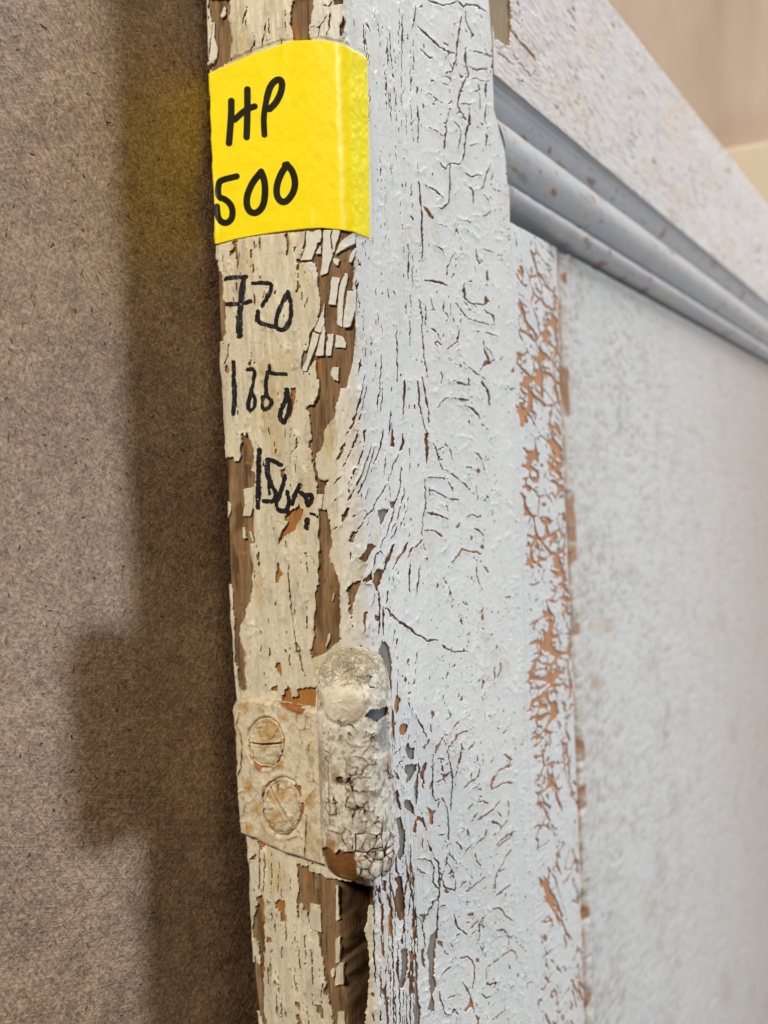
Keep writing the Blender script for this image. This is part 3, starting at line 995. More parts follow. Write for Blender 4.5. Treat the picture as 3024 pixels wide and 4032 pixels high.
# paint colour: cream on the edge, white with a blue cast on the face
bx = np.array([(1240, -100), (1235, 0), (1225, 300), (1215, 900), (1215, 1050), (1262, 1130), (1262, 1420), (1318, 1480), (1325, 1700), (1330, 1900), (1338, 2100), (1346, 2300), (1350, 2700), (1440, 3000), (1466, 3450), (1472, 4200)])
bnd = np.interp(fld.Y, bx[:, 1], bx[:, 0])
white = sst(-12, 12, fld.X-bnd+10*fbm(PX/40, PY/60, 5, 2))
for c, p in (('F', '400,1190 412,1230 372,1352 303,1322'), ('F', '292,1490 262,1620 190,1660 200,1560 240,1480'), ('G', '370,372 430,430 408,462 368,440'), ('A', '1430,1565 1495,1570 1490,1725 1440,1700 1405,1655 1415,1600')):
    white *= sst(-4, 4, poly_sd(fld.X, fld.Y, pts(c, p)))
cream_c, white_c, corner_c = srgb(205, 198, 179), srgb(216, 217, 215), srgb(206, 203, 196)
grime = fbm(Sg/3.0, Zg/6, 11, 4); fine = fbm(Sg*1.6, Zg*.9, 12, 3); vst = fbm(Sg*1.1, Zg*.09, 13, 3)
cream = cream_c*(1+.12*grime+.16*vst+.08*fine)[..., None]
cream = mix(cream, srgb(172, 164, 146)*(1+.1*fine)[..., None], .55*sst(.12, .5, fbm(Sg/2.2, Zg/5, 116, 4)))
cream = mix(cream, srgb(214, 208, 192)*np.ones(3), .5*sst(.2, .5, fbm(Sg*1.3, Zg*.16, 117, 3)))
cream = mix(cream, cream*srgb(222, 214, 196)/srgb(235, 235, 235), sst(.15, .6, fbm(Sg/5, Zg/14, 15, 3)))
cream = mix(cream, srgb(70, 60, 48)*np.ones(3), .6*sst(.60, .75, fbm(Sg*2.2, Zg*2.0, 16, 2)))
wht = white_c*(1+.035*grime+.03*vst+.02*fine)[..., None]
wht = mix(wht, corner_c*np.ones(3), .8*sst(6, 2.5, Sg)*sst(-.3, .4, grime+.2))
wht = mix(wht, srgb(205, 196, 180)*np.ones(3), .5*sst(.25, .7, fbm(Sg/7, Zg/9, 18, 3)))
wht = mix(wht, srgb(120, 110, 100)*np.ones(3), .5*sst(.60, .72, fbm(Sg*2, Zg*1.6, 19, 2)))
colP = mix(cream, wht, white)
pinkwash = sst(.0, .5, fbm(Sg/16, Zg/22, 23, 2))*(1-white)*.25
colP = mix(colP, colP*np.array([1.06, .97, .93]), pinkwash)
# thickness: strips of older coats, raised lips by cracks, edges that curl away
terr = .12*sst(-.04, .04, fbm(Sg*.75, Zg*.11, 51, 3))+.10*sst(.12, .17, fbm(Sg*1.2+9, Zg*.16, 52, 3))
rid = .11*fbm(Sg*1.5, Zg*.12, 53, 3)+.05*fbm(Sg*3.2, Zg*.5, 54, 2)
fstr = (.075*fbm(Sg*2.4, Zg*.09, 55, 3)+.05*vn(Sg*4.4, Zg*.14, 60))*sst(22, 14, Sg)+.020*fbm(Sg*1.6, Zg*1.5, 56, 3)+.012*fbm(Sg*3.5, Zg*3.2, 57, 2)
curl = (.05+.28*sst(.0, .5, fbm(Sg/2.2, Zg/3.5, 58, 2)))*np.exp(-np.clip(F, 0, 99)/7.0)
H = .22+.08*ONE+np.where(Sg < 0, terr+rid, fstr)*np.clip(.3+F/10, 0, 1)+curl*np.where(Sg < 1, 1.0, .42)+fld.lip*(.6+.8*sst(-.3, .4, fbm(Sg/1.5, Zg/2.5, 59, 2)))
# wrinkles in the face paint that have not broken through
wr_ = np.abs(fbm(Sg/2.6+.5*fbm(Sg/3, Zg/3, 311, 2), Zg/3.4, 312, 2)); wr2 = np.abs(fbm(Sg/1.3, Zg/1.9+Sg/4, 313, 2))
H = H-sst(10, 24, Sg)*(.05*np.exp(-wr_/.035)*sst(-.3, .2, fbm(Sg/12, Zg/16, 314, 2))+.03*np.exp(-wr2/.05))
colP = mix(colP, colP*np.array([.80, .74, .68]), sst(10, 24, Sg)*.55*np.exp(-wr_/.02)*sst(-.1, .4, fbm(Sg/9, Zg/14, 315, 2)))
STK = pts('M', '180,480 500,335 690,270 960,255 1130,300 1250,375 1270,1560 1140,1525 860,1500 540,1540 235,1605')
w = fld.win(STK, 10); H[w] = np.where(poly_sd(PX[w], PY[w], STK) < 4, np.minimum(H[w], .20), H[w])
# ------------------------------------------------------------------ bare wood below
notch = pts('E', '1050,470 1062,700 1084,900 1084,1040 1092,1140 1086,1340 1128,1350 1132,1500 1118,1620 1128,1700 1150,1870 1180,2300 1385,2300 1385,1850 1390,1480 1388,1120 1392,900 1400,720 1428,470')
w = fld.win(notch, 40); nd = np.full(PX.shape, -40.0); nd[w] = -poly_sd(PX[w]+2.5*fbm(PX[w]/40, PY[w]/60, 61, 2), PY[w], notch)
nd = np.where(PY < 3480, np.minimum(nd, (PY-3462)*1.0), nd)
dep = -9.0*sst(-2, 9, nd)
HW = .05*fbm(Sg*5, Zg*.14, 169, 2)+.04*fbm(Sg*1.7, Zg*.09, 62, 3)+.02*fbm(Sg*4, Zg*.5, 63, 2)+dep
gr = fbm(Sg*1.3, Zg*.055, 64, 4); gr2 = fbm(Sg*3.2, Zg*.22, 65, 3); bl = fbm(Sg/3.5, Zg/7, 66, 3)
fs1 = fbm(Sg*5.5, Zg*.16, 165, 3)
wood = srgb(128, 102, 74)*(1+.30*gr+.26*gr2+.20*bl+.22*fs1)[..., None]
wood = mix(wood, srgb(158, 136, 106)*np.ones(3), .5*sst(.1, .5, fbm(Sg*1.1, Zg*.12, 166, 3)))
wood = mix(wood, srgb(58, 42, 28)*np.ones(3), .75*sst(.34, .5, fbm(Sg*2.6, Zg*.10, 167, 3)))
wood = mix(wood, srgb(66, 54, 42)*np.ones(3), .6*sst(.45, .6, fbm(Sg*1.2, Zg*.9, 168, 3)))
wood = mix(wood, srgb(84, 60, 34)*np.ones(3), .8*sst(.10, .55, fbm(Sg/2.5, Zg/9, 67, 3)))
wood = mix(wood, srgb(140, 100, 42)*np.ones(3), .6*sst(.0, .5, fbm(Sg/4, Zg/12, 68, 2))*sst(1750, 2100, PY)*sst(2700, 2500, PY)*sst(1240, 1260, PX))
wood = mix(wood, srgb(52, 32, 18)*(1+.25*gr2)[..., None], .9*sst(-6, 8, nd))  # notch painted darker: shade under the knuckle put into the wood colour
orange = srgb(180, 124, 84)*(1+.18*bl+.15*gr2)[..., None]
orangeE = srgb(158, 108, 56)*(1+.2*bl+.2*gr2)[..., None]
grey = srgb(134, 128, 120)*(1+.06*bl+.05*gr2)[..., None]
isE = sst(2, -1, Sg)
colW = wood
fgen = sst(.0, .35, fbm(Sg/4, Zg/9, 69, 3))
colW = mix(colW, mix(srgb(104, 70, 46)*(1+.2*gr2)[..., None], orange, .4*fgen), (1-isE)*sst(-14, -6, F)*sst(-2, 4, 6-np.maximum(fld.gry, 0)))
colW = mix(colW, mix(orange, orangeE, isE), sst(-6, -1, fld.org))
colW = mix(colW, grey, sst(-1.5, 1.5, fld.gry-2.2))
colW = mix(colW, srgb(170, 112, 62)*np.ones(3), isE*.6*sst(-5, -1, F)*sst(.25, .5, fbm(Sg/2, Zg/5, 70, 2))*sst(-8, -12, nd))
# ------------------------------------------------------------------ the door and its parts
door = empty("cupboard_door", (0, 0, 0))
tag(door, "old panelled cupboard door with cracked cream and white paint, seen along its edge", "door")
s2 = (slice(None, None, 2), slice(None, None, 2))
if (NE+NF) % 2 == 0:
    idx = np.r_[0:NE+NF:2, NE+NF-1]
else: idx = np.arange(0, NE+NF, 2)
jdx = np.r_[0:NV:2, NV-1] if NV % 2 == 0 else np.arange(0, NV, 2)
g = np.ix_(jdx, idx)
full = np.ones((len(jdx)-1, len(idx)-1), bool)
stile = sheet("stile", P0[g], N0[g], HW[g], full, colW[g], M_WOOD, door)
Fc = (F[:-1, :-1]+F[1:, :-1]+F[:-1, 1:]+F[1:, 1:])/4
cm = Fc > 0
ndc = nd[:-1, :-1] > -2
# paint on the notch itself only where flakes were traced
PS = snap(P0, F, cm)
comp = components(cm)
ids, cnt = np.unique(comp[comp >= 0], return_counts=True)
cellA = np.abs((PX[:-1, 1:]-PX[:-1, :-1])*(PY[1:, :-1]-PY[:-1, :-1]))
area = np.bincount(comp[comp >= 0], weights=cellA[comp >= 0])
rimc = mix(colP*.92, mix(srgb(150, 96, 60)*np.ones(3), srgb(128, 92, 56)*np.ones(3), isE), .75+0*Sg)
big = [i for i in ids if area[i] > 16000]; mid = sorted([i for i in ids if 330 < area[i] <= 16000], key=lambda i: -area[i])[:240]
mid_set = set(mid)
bm_ = np.isin(comp, big)
whc = (white[:-1, :-1]+white[1:, 1:])/2
sheet("cream_paint", PS, N0, H, bm_ & (whc < .5), colP, M_PAINT, stile, -.02, rimc)
sheet("white_paint", PS, N0, H, bm_ & (whc >= .5), colP, M_PAINT, stile, -.02, rimc)
flake_i = 0
for w, fi in isl:
    cf = ((fi[:-1, :-1]+fi[1:, :-1]+fi[:-1, 1:]+fi[1:, 1:])/4) > 0
    if cf.sum() < 12: continue
    x_, y_ = PX[w], PY[w]; u = (y_-y_.mean())/(np.ptp(y_)+1); q_ = (x_-x_.mean())/(np.ptp(x_)+1)
    h = .26+rng.uniform(.03, .18)+rng.uniform(-.25, .25)*u+rng.uniform(-.25, .25)*q_+rng.uniform(0, .5)*q_**2+.05*fbm(x_/14, y_/18, 320, 2)+rng.uniform(.02, .12)*np.exp(-np.clip(fi, 0, 50)/6)
    sheet("paint_flake", snap(P0[w], fi, cf), N0[w], np.maximum(h, .12), cf, mix(colP[w], white_c*(1+.05*grime[w])[..., None], .65*sst(1700, 1500, y_.mean())*np.ones(fi.shape)), M_PAINT, stile, -.02, rimc[w]); flake_i += 1
for i in mid:
    jj, ii = np.where(comp == i); a, b, c, d = jj.min(), jj.max()+2, ii.min(), ii.max()+2
    sl = (slice(a, b), slice(c, d))
    # a loose flake stands off the wood a little and bends up at one side
    h = H[sl].copy(); u = (np.arange(b-a)/(b-a)-.5)[:, None]; w_ = (np.arange(d-c)/(d-c)-.5)[None, :]
    lf = rng.uniform(.02, .16); h = h+lf+rng.uniform(-.22, .22)*u+rng.uniform(-.2, .2)*w_+rng.uniform(0, .35)*(w_**2)*2
    sheet("paint_flake", PS[sl], N0[sl], np.maximum(h, .1), (comp == i)[a:b-1, c:d-1], colP[sl], M_PAINT, stile, -.02, rimc[sl])
    flake_i += 1
tiny = (comp >= 0) & ~np.isin(comp, big) & ~np.isin(comp, mid) & (area[np.maximum(comp, 0)] > 40)
if tiny.any():
    o = sheet("paint_crumbs", PS, N0, H, tiny, colP, M_PAINT, stile, -.02, rimc); o['kind'] = 'stuff'
# sides that close the stile: back, inner wall
zz = np.linspace(-188, Z_TOP_DOOR, 60)
def strip(name, A, B, col, mat, parent):
    n = len(A); V = np.concatenate([A, B]); i = np.arange(n-1)
    return mk_mesh(name, V, np.stack([i, i+1, i+1+n, i+n], -1), mat, parent, np.ones((2*n, 3))*col)
zi = zz; xi = fX(zi)
A_ = np.stack([xi, 0*zi+.02, zi], -1); B_ = np.stack([xi+.01, 0*zi+9, zi], -1)
strip("stile_side", A_, B_, srgb(96, 82, 66), M_WOOD, stile)
Bk = np.stack([0*zz+1.0, fT(zz), zz], -1); Bk2 = np.stack([0*zz+70, fT(zz), zz], -1)
strip("stile_back", Bk, Bk2, srgb(110, 88, 60), M_WOOD, stile)
# ------------------------------------------------------------------ marker numbers written on the cream paint
def ink_sheet(name, lines, X, Y, Pb, Nb, Hb, cmask, parent, off=.035, base=(30, 29, 31), drop=True):
    sd = np.full(X.shape, -50.0); dmin = sd.copy(); lo = np.array([1e9, 1e9]); hi = -lo
    L_ = [(1.16*float(l.split(' ', 2)[1])/CR[l[0]][2], smooth_line(pts(l[0], l.split(' ', 2)[2]))) for l in lines]
    for wd, p in L_:
        lo = np.minimum(lo, p.min(0)-wd); hi = np.maximum(hi, p.max(0)+wd)
    sel = (X > lo[0]-20) & (X < hi[0]+20) & (Y > lo[1]-20) & (Y < hi[1]+20)
    jj, ii = np.where(sel); a, b, c, d = jj.min(), jj.max()+1, ii.min(), ii.max()+1
    sl = (slice(a, b), slice(c, d)); x, y = X[sl], Y[sl]; sd = np.full(x.shape, -50.0)
    for wd, p in L_:
        for i in range(len(p)-1):
            sd = np.maximum(sd, wd/2-seg_d(x, y, p[i], p[i+1])[0])
    cmi = (sd[:-1, :-1]+sd[1:, :-1]+sd[:-1, 1:]+sd[1:, 1:])/4 > 0
    cmi &= cmask[a:b-1, c:d-1]
    if drop: cmi &= ~((vn(x/5, y/11, 85)+.8*vn(x/14, y/40, 86) > 1.22)[:-1, :-1])
    Ps = snap(Pb[sl], sd, cmi)
    den = sst(0, 6, sd)*.5+.5
    colI = srgb(*base)*(1+.35*fbm(x/6, y/14, 81, 2))[..., None]
    return sheet(name, Ps, Nb[sl], Hb[sl]+off, cmi, colI, M_INK, parent)
Xi, Yi = PX+1.6*vn(PX/9, PY/9, 82)+1.2*vn(PX/4, PY/5, 83), PY+1.6*vn(PX/9, PY/9, 84)
for t in NUMBERS:
    ink_sheet("marker_number", t.strip().splitlines(), Xi, Yi, PS, N0, H, cm, stile)
# ------------------------------------------------------------------ inner bevel, groove and panel beyond the stile
def line_hit(c, axis, val):
    c = np.array(c, float); q = hit(c[:, 0], c[:, 1], axis, val); o = np.argsort(q[:, 2]); return q[o, 2], q[o, 0]
BEV_Y, PAN_Y = 5.2, 5.8
GZ, GX = line_hit([(2160, 300), (2185, 800), (2201, 1538), (2228, 2100), (2249, 2594), (2281, 3427), (2306, 4300)], 1, BEV_Y)
fG = lambda z: np.interp(z, GZ, GX)
z_under = lambda y: np.interp(y, yy_, [float(hit([2005, 3024], [866, 1440], 1, v_)[:, 2].mean()) for v_ in yy_]); yy_ = np.linspace(0, 9, 19); Z_MB = float(z_under(7.2))
q = hit([1941, 3024], [294, 1194], 1, 0.0); Z_MT = float(q[:, 2].mean())
q = hit([2409, 3024], [0, 799], 1, 0.0); Z_RT = float(q[:, 2].mean())
ZLOW = -190.0
def grid_frame(P):
    a = np.gradient(P, axis=1); b = np.gradient(P, axis=0); n = np.cross(a, b)
    return n/np.linalg.norm(n, axis=-1, keepdims=True)
nq, nz = 104, 960
qq = np.linspace(0, 1, nq)[None, :]
prof = .15+BEV_Y*(.06*sst(0, .12, qq)+.94*np.clip((qq-.06)/.94, 0, 1)**1.15)
zb = ZLOW+(z_under(prof)-.2-ZLOW)*np.linspace(0, 1, nz)[:, None]
x1, x2 = fX(zb), fG(zb)
PB = np.stack([x1+.02+(x2-x1)*qq, prof+0*zb, zb], -1)
NB = grid_frame(PB); NB *= -np.sign(NB[..., 1:2])
bxp, byp = proj(PB)
wx = qq*2.4+.35*fbm(qq*5, zb/6, 101, 2); wz = zb/4.6+.9*qq+.35*fbm(qq*5+9, zb/6, 102, 2)
e1, _ = vor(wx, wz, 103); e2, _ = vor(wx*2.3+5, wz*2.0+3, 104)
den = sst(.0, .16, qq+.08*fbm(zb/6, qq*3, 105, 2))*sst(1.02, .93, qq)
top = sst(900, 1300, byp)*sst(3300, 2500, byp)
wd1 = (.022+.105*sst(-.4, .45, fbm(qq*4, zb/9, 106, 3)))*(.35+1.0*top)
e3, _ = vor(wx*1.5+8, wz*3.2-qq*2, 112)
F1 = np.minimum((e1-wd1*den*1.25)*60, (e2-.8*wd1*den)*28); F1 = np.minimum(F1, (e3-.5*wd1*den)*24)
F1 = np.where(den < .05, 20, F1)
# diagonal grain cracks low down
dg = (np.abs(fbm(qq*9+zb/5.5, zb/22-qq*1.0, 107, 3))-.055*sst(2300, 3100, byp)*sst(.05, .3, qq)*sst(-.5, .2, fbm(qq*3, zb/12, 113, 2)))*50
F1 = np.minimum(F1, dg)
blotch = (.52-fbm(qq*5, zb/4, 108, 3))*40
F1 = np.minimum(F1, np.where(top*den > .3, blotch, 20))
cmB = ((F1[:-1, :-1]+F1[1:, :-1]+F1[:-1, 1:]+F1[1:, 1:])/4) > 0
sB = fbm(qq*6, zb/5, 109, 3)
colB = srgb(214, 215, 214)*(1+.05*sB)[..., None]
colB = mix(colB, srgb(205, 190, 172)*np.ones(3), .5*sst(.6, 1, qq)*sst(-.2, .4, sB))
colO = srgb(190, 138, 102)*(1+.18*fbm(qq*8, zb/3, 110, 3))[..., None]
HB = .2+.10*fbm(qq*7, zb/3, 111, 3)+.12*np.exp(-np.clip(F1, 0, 99)/4)
bevel = sheet("inner_bevel", PB[::2, ::2], NB[::2, ::2], .02*np.ones(PB[::2, ::2].shape[:2]), np.ones((len(PB[::2])-1, PB[::2, ::2].shape[1]-1), bool), colO[::2, ::2], M_WOOD, door)
sheet("bevel_paint", snap(PB, F1, cmB), NB, HB, cmB, colB, M_PAINT, bevel, 0, colO)
# groove with old filler
ng = 30; gq = np.linspace(0, 1, ng)[None, :]; zg = np.linspace(ZLOW, float(z_under(4.3))-.2, 900)[:, None]+0*gq
gap = sst(-.1, .35, fbm(zg/7, gq*.5, 121, 2))
gy = BEV_Y+np.interp(gq, [0, .12, .3, .45, .7, .9, 1], [0, .45, .5, .1, -.25, .2, .65])+(.5*gap*sst(.9, .4, gq)+.30*fbm(gq*3, zg/1.9, 122, 3))*sst(0, .15, gq)*sst(1, .85, gq)
PG = np.stack([fG(zg)+.02+8.5*gq, gy, zg], -1)
fill = srgb(207, 204, 197)*(1+.08*fbm(gq*4, zg/2, 123, 3))[..., None]
fill = mix(fill, srgb(170, 122, 82)*np.ones(3), sst(.75, 1.05, gap+.25*fbm(gq*2, zg/3, 124, 2))*sst(.95, .7, gq))
fill = mix(fill, srgb(172, 152, 126)*np.ones(3), .6*sst(.15, .5, fbm(gq*1.4, zg/.9, 125, 3)))
lin = sst(.26, .08, np.abs(gq-.16-.10*fbm(zg/9, gq, 126, 2)))*sst(-.8, -.2, fbm(zg/5, gq, 127, 3))
fill = mix(fill, srgb(160, 110, 70)*(1+.3*fbm(gq*4, zg/1.5, 128, 2))[..., None], .75*lin*sst(-.7, .15, fbm(zg/2.2, gq*2, 129, 3)))
mk = np.ones((899, ng-1), bool)
sheet("groove_filler", PG, -np.ones_like(PG)*np.array([0, 1, 0]), 0*gy, mk, fill, M_PANEL, door)
# flat panel
XR = 620.0
npx, npz = 250, 420
pq = np.linspace(0, 1, npx)[None, :]; pz = np.linspace(ZLOW-90, float(z_under(PAN_Y)), npz)[:, None]+0*pq
px0 = fG(np.clip(pz, GZ[0], GZ[-1]))+8.52
pxx = px0+(XR-px0)*(.35*pq+.65*pq**2.2)
pl = fbm(pxx/7, pz/14, 131, 4); p2 = fbm(pxx/14, pz/5, 132, 3)
PPn = np.stack([pxx, PAN_Y-.12*fbm(pxx/12, pz/22, 133, 2)-.10*np.abs(fbm(pxx/3.5, pz/4, 134, 3)), pz], -1)
colN = mix(srgb(210, 211, 210)*np.ones(3), srgb(182, 171, 164)*np.ones(3), sst(px0+15, px0+300, pxx)+0*pz)*(1+.02*p2)[..., None]
colN = mix(colN, srgb(186, 172, 158)*np.ones(3), (.25+.35*sst(px0+120, px0+330, pxx))*sst(.08, .55, pl)*sst(px0*1.0+10, px0+60, pxx))
colN = mix(colN, srgb(176, 140, 112)*np.ones(3), .22*sst(.28, .6, fbm(pxx/9, pz/11, 135, 4))*sst(60, -10, pz))
colN = mix(colN, srgb(178, 166, 148)*np.ones(3), .45*sst(.15, .5, np.abs(fbm(pxx/5, pz/2.6, 136, 3)))*sst(px0+40, px0, pxx))
r1w = np.abs(fbm(pxx/4.5+.6*fbm(pxx/6, pz/6, 331, 2), pz/2.6, 332, 2)); r2w = np.abs(fbm(pxx/9, pz/1.6+pxx/14, 333, 2))
crz = np.maximum(np.exp(-r1w/.05), .7*np.exp(-r2w/.06))
PPn[..., 1] += .30*crz*sst(px0-1, px0+3, pxx)
colN = mix(colN, srgb(150, 136, 114)*np.ones(3), (.26+.62*sst(px0+130, px0+2, pxx)*sst(-.5, .3, fbm(pxx/20, pz/25, 334, 2)))*crz)
spnx, spny = proj(PPn)
for (sx, sy, rx, ry, c) in ((2628, 2800, 16, 34, (150, 130, 60)), (2622, 2890, 14, 24, (90, 84, 78)), (2345, 3735, 22, 26, (96, 92, 86)), (2600, 3400, 30, 90, (170, 150, 130)), (2890, 2880, 20, 60, (168, 150, 136)), (2660, 3150, 30, 70, (176, 150, 125)), (2330, 3640, 24, 14, (150, 140, 130)), (2350, 2700, 40, 40, (186, 150, 118)), (2380, 2460, 60, 50, (190, 158, 130)), (2590, 1700, 14, 60, (150, 142, 132)), (2440, 1640, 16, 80, (160, 150, 138)), (2860, 3900, 40, 80, (176, 154, 130)), (2560, 3560, 40, 80, (184, 160, 136))):
    d_ = np.hypot((spnx-sx)/rx, (spny-sy)/ry)+.3*fbm(pxx/3, pz/3, 137, 2)
    colN = mix(colN, srgb(*c)*np.ones(3), .36*sst(1.4, .0, d_))
panel = sheet("panel", PPn, -np.ones_like(PPn)*np.array([0, 1, 0]), 0*pz, np.ones((npz-1, npx-1), bool), colN, M_PANEL, door)
# ------------------------------------------------------------------ moulding that runs along under the rail
def bead(c0, h, y0, dp, y1):
    return [(c0-h*math.cos(a), (y0 if a < math.pi/2 else y1)-((y0 if a < math.pi/2 else y1)-dp)*math.sin(a)**.8) for a in np.linspace(.08, math.pi-.05, 15)]
pf = [(-.002, -.1), (.0, .6), (.012, 2.2), (.04, 1.9), (.08, 2.0), (.12, 2.5), (.16, 3.4), (.20, 4.8), (.235, 6.4), (.26, 7.4), (.275, 7.4)]+bead(.51, .235, 4.6, -.6, 8.2)+bead(.872, .122, 6.6, 1.2, 8.6)+[(1.0, 8.8), (1.25, 9.0)]
pf = np.array(pf); tt = np.linspace(0, 1, 150); cum = np.concatenate([[0], np.cumsum(np.hypot(np.diff(pf[:, 0])*(Z_MT-Z_MB), np.diff(pf[:, 1])))]); cum /= cum[-1]
mf = np.interp(tt, cum, pf[:, 0]); my = np.interp(tt, cum, pf[:, 1])
for _ in range(2):
    my[1:-1] = (my[:-2]+2*my[1:-1]+my[2:])/4
mz = Z_MT-mf*(Z_MT-Z_MB)
nm = 320; mq = np.linspace(0, 1, nm)[None, :]; mzz = mz[:, None]+0*mq
mx0 = fX(mzz)+.55; mxx = mx0+(XR-mx0)*(.3*mq+.7*mq**2)
PMo = np.stack([mxx, my[:, None]+.10*fbm(mxx/9, mzz/3, 141, 3)+.10*fbm(mxx/2.2, mzz/2.5, 142, 3), mzz], -1)
NM = grid_frame(PMo); NM *= -np.sign(NM[..., 1:2])
colM = mix(srgb(182, 185, 190)*np.ones(3), srgb(196, 190, 184)*np.ones(3), .7*sst(.1, .5, fbm(mxx/5, mzz/2, 147, 3)))*(1+.05*fbm(mxx/10, mzz/6, 143, 3))[..., None]
ch = fbm(mxx/4.5, mzz/2.2, 144, 3)
colM = mix(colM, srgb(150, 100, 76)*np.ones(3), .8*sst(.48, .58, ch))
colM = mix(colM, srgb(120, 108, 100)*np.ones(3), .6*sst(.4, .7, fbm(mxx/7, mzz/1.1, 146, 3)))
sheet("moulding", PMo, NM, 0*mzz, np.ones((len(mz)-1, nm-1), bool), colM, M_MOULD, door)
# ------------------------------------------------------------------ rail above the moulding
nrx, nrz = 260, 260
rq = np.linspace(0, 1, nrx)[None, :]; rv = np.linspace(0, 1, nrz)[:, None]
rz = Z_MT+(Z_RT-Z_MT)*rv+0*rq; rx0 = fX(np.minimum(rz, XZ[-1]))+.45
rx = rx0+(XR-rx0)*(.22*rq+.78*rq**2.0)
PR = np.stack([rx, .25*fbm(rx/30, rz/20, 151, 2)*rq+2.5*sst(Z_RT-3, Z_RT, rz)**2, rz+.5*fbm(rx/6, rz, 152, 2)*sst(Z_RT-4, Z_RT, rz)], -1)
NR = -np.ones_like(PR)*np.array([0, 1, 0])
rpx, rpy = proj(PR)
rf = Fld(rpx, rpy, 1.2, 33)
rf.hole(pts('J', '1280,-80 1462,-80 1465,200 1450,400 1400,360 1330,322'), 'g')
for ln in ('5 1460,250 1530,330 1659,480', '5 1335,425 1400,460 1490,550', '4 1480,440 1560,560 1659,640', '4 1510,90 1530,20', '5 1330,830 1400,880 1420,900'):
    wd, p = ln.split(' ', 1); rf.crack(pts('J', p), float(wd)*1.3, '', .15)
wxr = rx/5.2+.4*fbm(rx/4, rz/3, 153, 2); wzr = rz/3.3+.25*rx/5+.4*fbm(rx/4+7, rz/3, 154, 2)
er, _ = vor(wxr, wzr, 155); er2, _ = vor(rx/2.4, rz/1.7+.3*rx/3, 156)
wr = sst(-.5, .5, fbm(rx/9, rz/9, 157, 2))
FR = np.minimum(rf.F, (er-.012-.022*wr)*40); FR = np.minimum(FR, (er2-.05*sst(.3, .7, fbm(rx/11, rz/11, 158, 2))*2)*22)
FR = np.where(rz > Z_RT-1.0, np.minimum(FR, (.35-fbm(rx/5, rz*0, 159, 3))*30), FR)
cmR = ((FR[:-1, :-1]+FR[1:, :-1]+FR[:-1, 1:]+FR[1:, 1:])/4) > 0
colR = srgb(214, 210, 208)*(1+.05*fbm(rx/8, rz/6, 160, 3))[..., None]
colR = mix(colR, srgb(216, 196, 176)*np.ones(3), .4*sst(.0, .5, fbm(rx/14, rz/10, 161, 3)))
colR = mix(colR, srgb(132, 116, 104)*np.ones(3), .5*np.exp(-np.abs(fbm(rx/2.6+.4*fbm(rx/3, rz/3, 175, 2), rz/1.5-rx/6, 176, 2))/.05)*sst(-.3, .3, fbm(rx/8, rz/8, 177, 2)))
colR = mix(colR, srgb(132, 116, 104)*np.ones(3), .55*np.exp(-np.abs(fbm(rx/5+.5*fbm(rx/6, rz/5, 171, 2), rz/2.6+rx/9, 172, 2))/.04))
colRu = mix(srgb(176, 142, 112)*(1+.2*fbm(rx/3, rz/3, 162, 2))[..., None], srgb(150, 132, 104)*np.ones(3), sst(0, 2, rf.gry))
rwr = np.exp(-np.abs(fbm(rx/5+.5*fbm(rx/6, rz/5, 171, 2), rz/2.6+rx/9, 172, 2))/.05)
HR = .22-.12*rwr+.14*np.exp(-np.clip(FR, 0, 99)/5)*(1+fbm(rx/2, rz/2, 163, 2))+.10*fbm(rx/2.5, rz/2, 164, 3)
rail = sheet("rail", PR, NR, -.25*sst(0, 3, rf.gry), np.ones((nrz-1, nrx-1), bool), colRu, M_WOOD, door)
sheet("rail_paint", snap(PR, FR, cmR), NR, HR, cmR, colR, M_PAINT, rail, 0, colRu)
# the back half of the door: a plain board closing stile, rail and panel behind
def box(name, x0, x1, y0, y1, z0, z1, mat, parent, col, bev=0.0):
    V = np.array([(x, y, z) for x in (x0, x1) for y in (y0, y1) for z in (z0, z1)], float)
    Q = np.array([(0, 1, 3, 2), (4, 6, 7, 5), (0, 4, 5, 1), (2, 3, 7, 6), (0, 2, 6, 4), (1, 5, 7, 3)])
    o = mk_mesh(name, V, Q, mat, parent, np.ones((8, 3))*col, np.zeros(6, bool))
    if bev:
        b = o.modifiers.new("bevel", 'BEVEL'); b.width = bev*MM; b.segments = 3
    return o
box("back_board", 70, XR, 12, 30, ZLOW-60, Z_RT-.8, M_WOOD, door, srgb(120, 96, 68))
# ------------------------------------------------------------------ hinge: painted leaf, two screws, knuckle
hinge = empty("hinge", (0, 0, 0), door)
def e_surf(px, py):
    """place on the edge of the stile for a spot of the photograph, with the wood's own normal there"""
    h = hit(px, py, 0, 0.0); S = -(AH+h[..., 1]-RC); return surf(S, h[..., 2])+(S, h[..., 2])
gu, gv = np.meshgrid(np.linspace(0, 1, 195), np.linspace(0, 1, 350))
lpx = (918+(952-918)*gv)*(1-gu)+(1330+20*gv)*gu; lpy = 2720+gv*730+0*gu
PL, NL, SL, ZL = e_surf(lpx, lpy)
out = pts('D', '92,230 100,195 125,165 160,150 300,152 480,188 640,215 840,250 1020,275 1060,1735 885,1692 750,1642 600,1600 380,1512 300,1462 165,1412 142,1200 130,900 110,480 90,280')
lx = lpx+2.5*fbm(lpx/20, lpy/20, 171, 2); ly = lpy+2.5*fbm(lpx/20+5, lpy/20, 172, 2)
so = -poly_sd(lx, ly, out)
rnd = np.sqrt(np.clip(1-(1-np.clip(so/16, 0, 1))**2, 0, 1))
SC = [(np.array([900+405/2.37, 2680+560/2.37]), 160/2.37, 218/2.37, 0.05), (np.array([900+560/2.37, 2680+1150/2.37]), 180/2.37, 250/2.37, 1.0)]
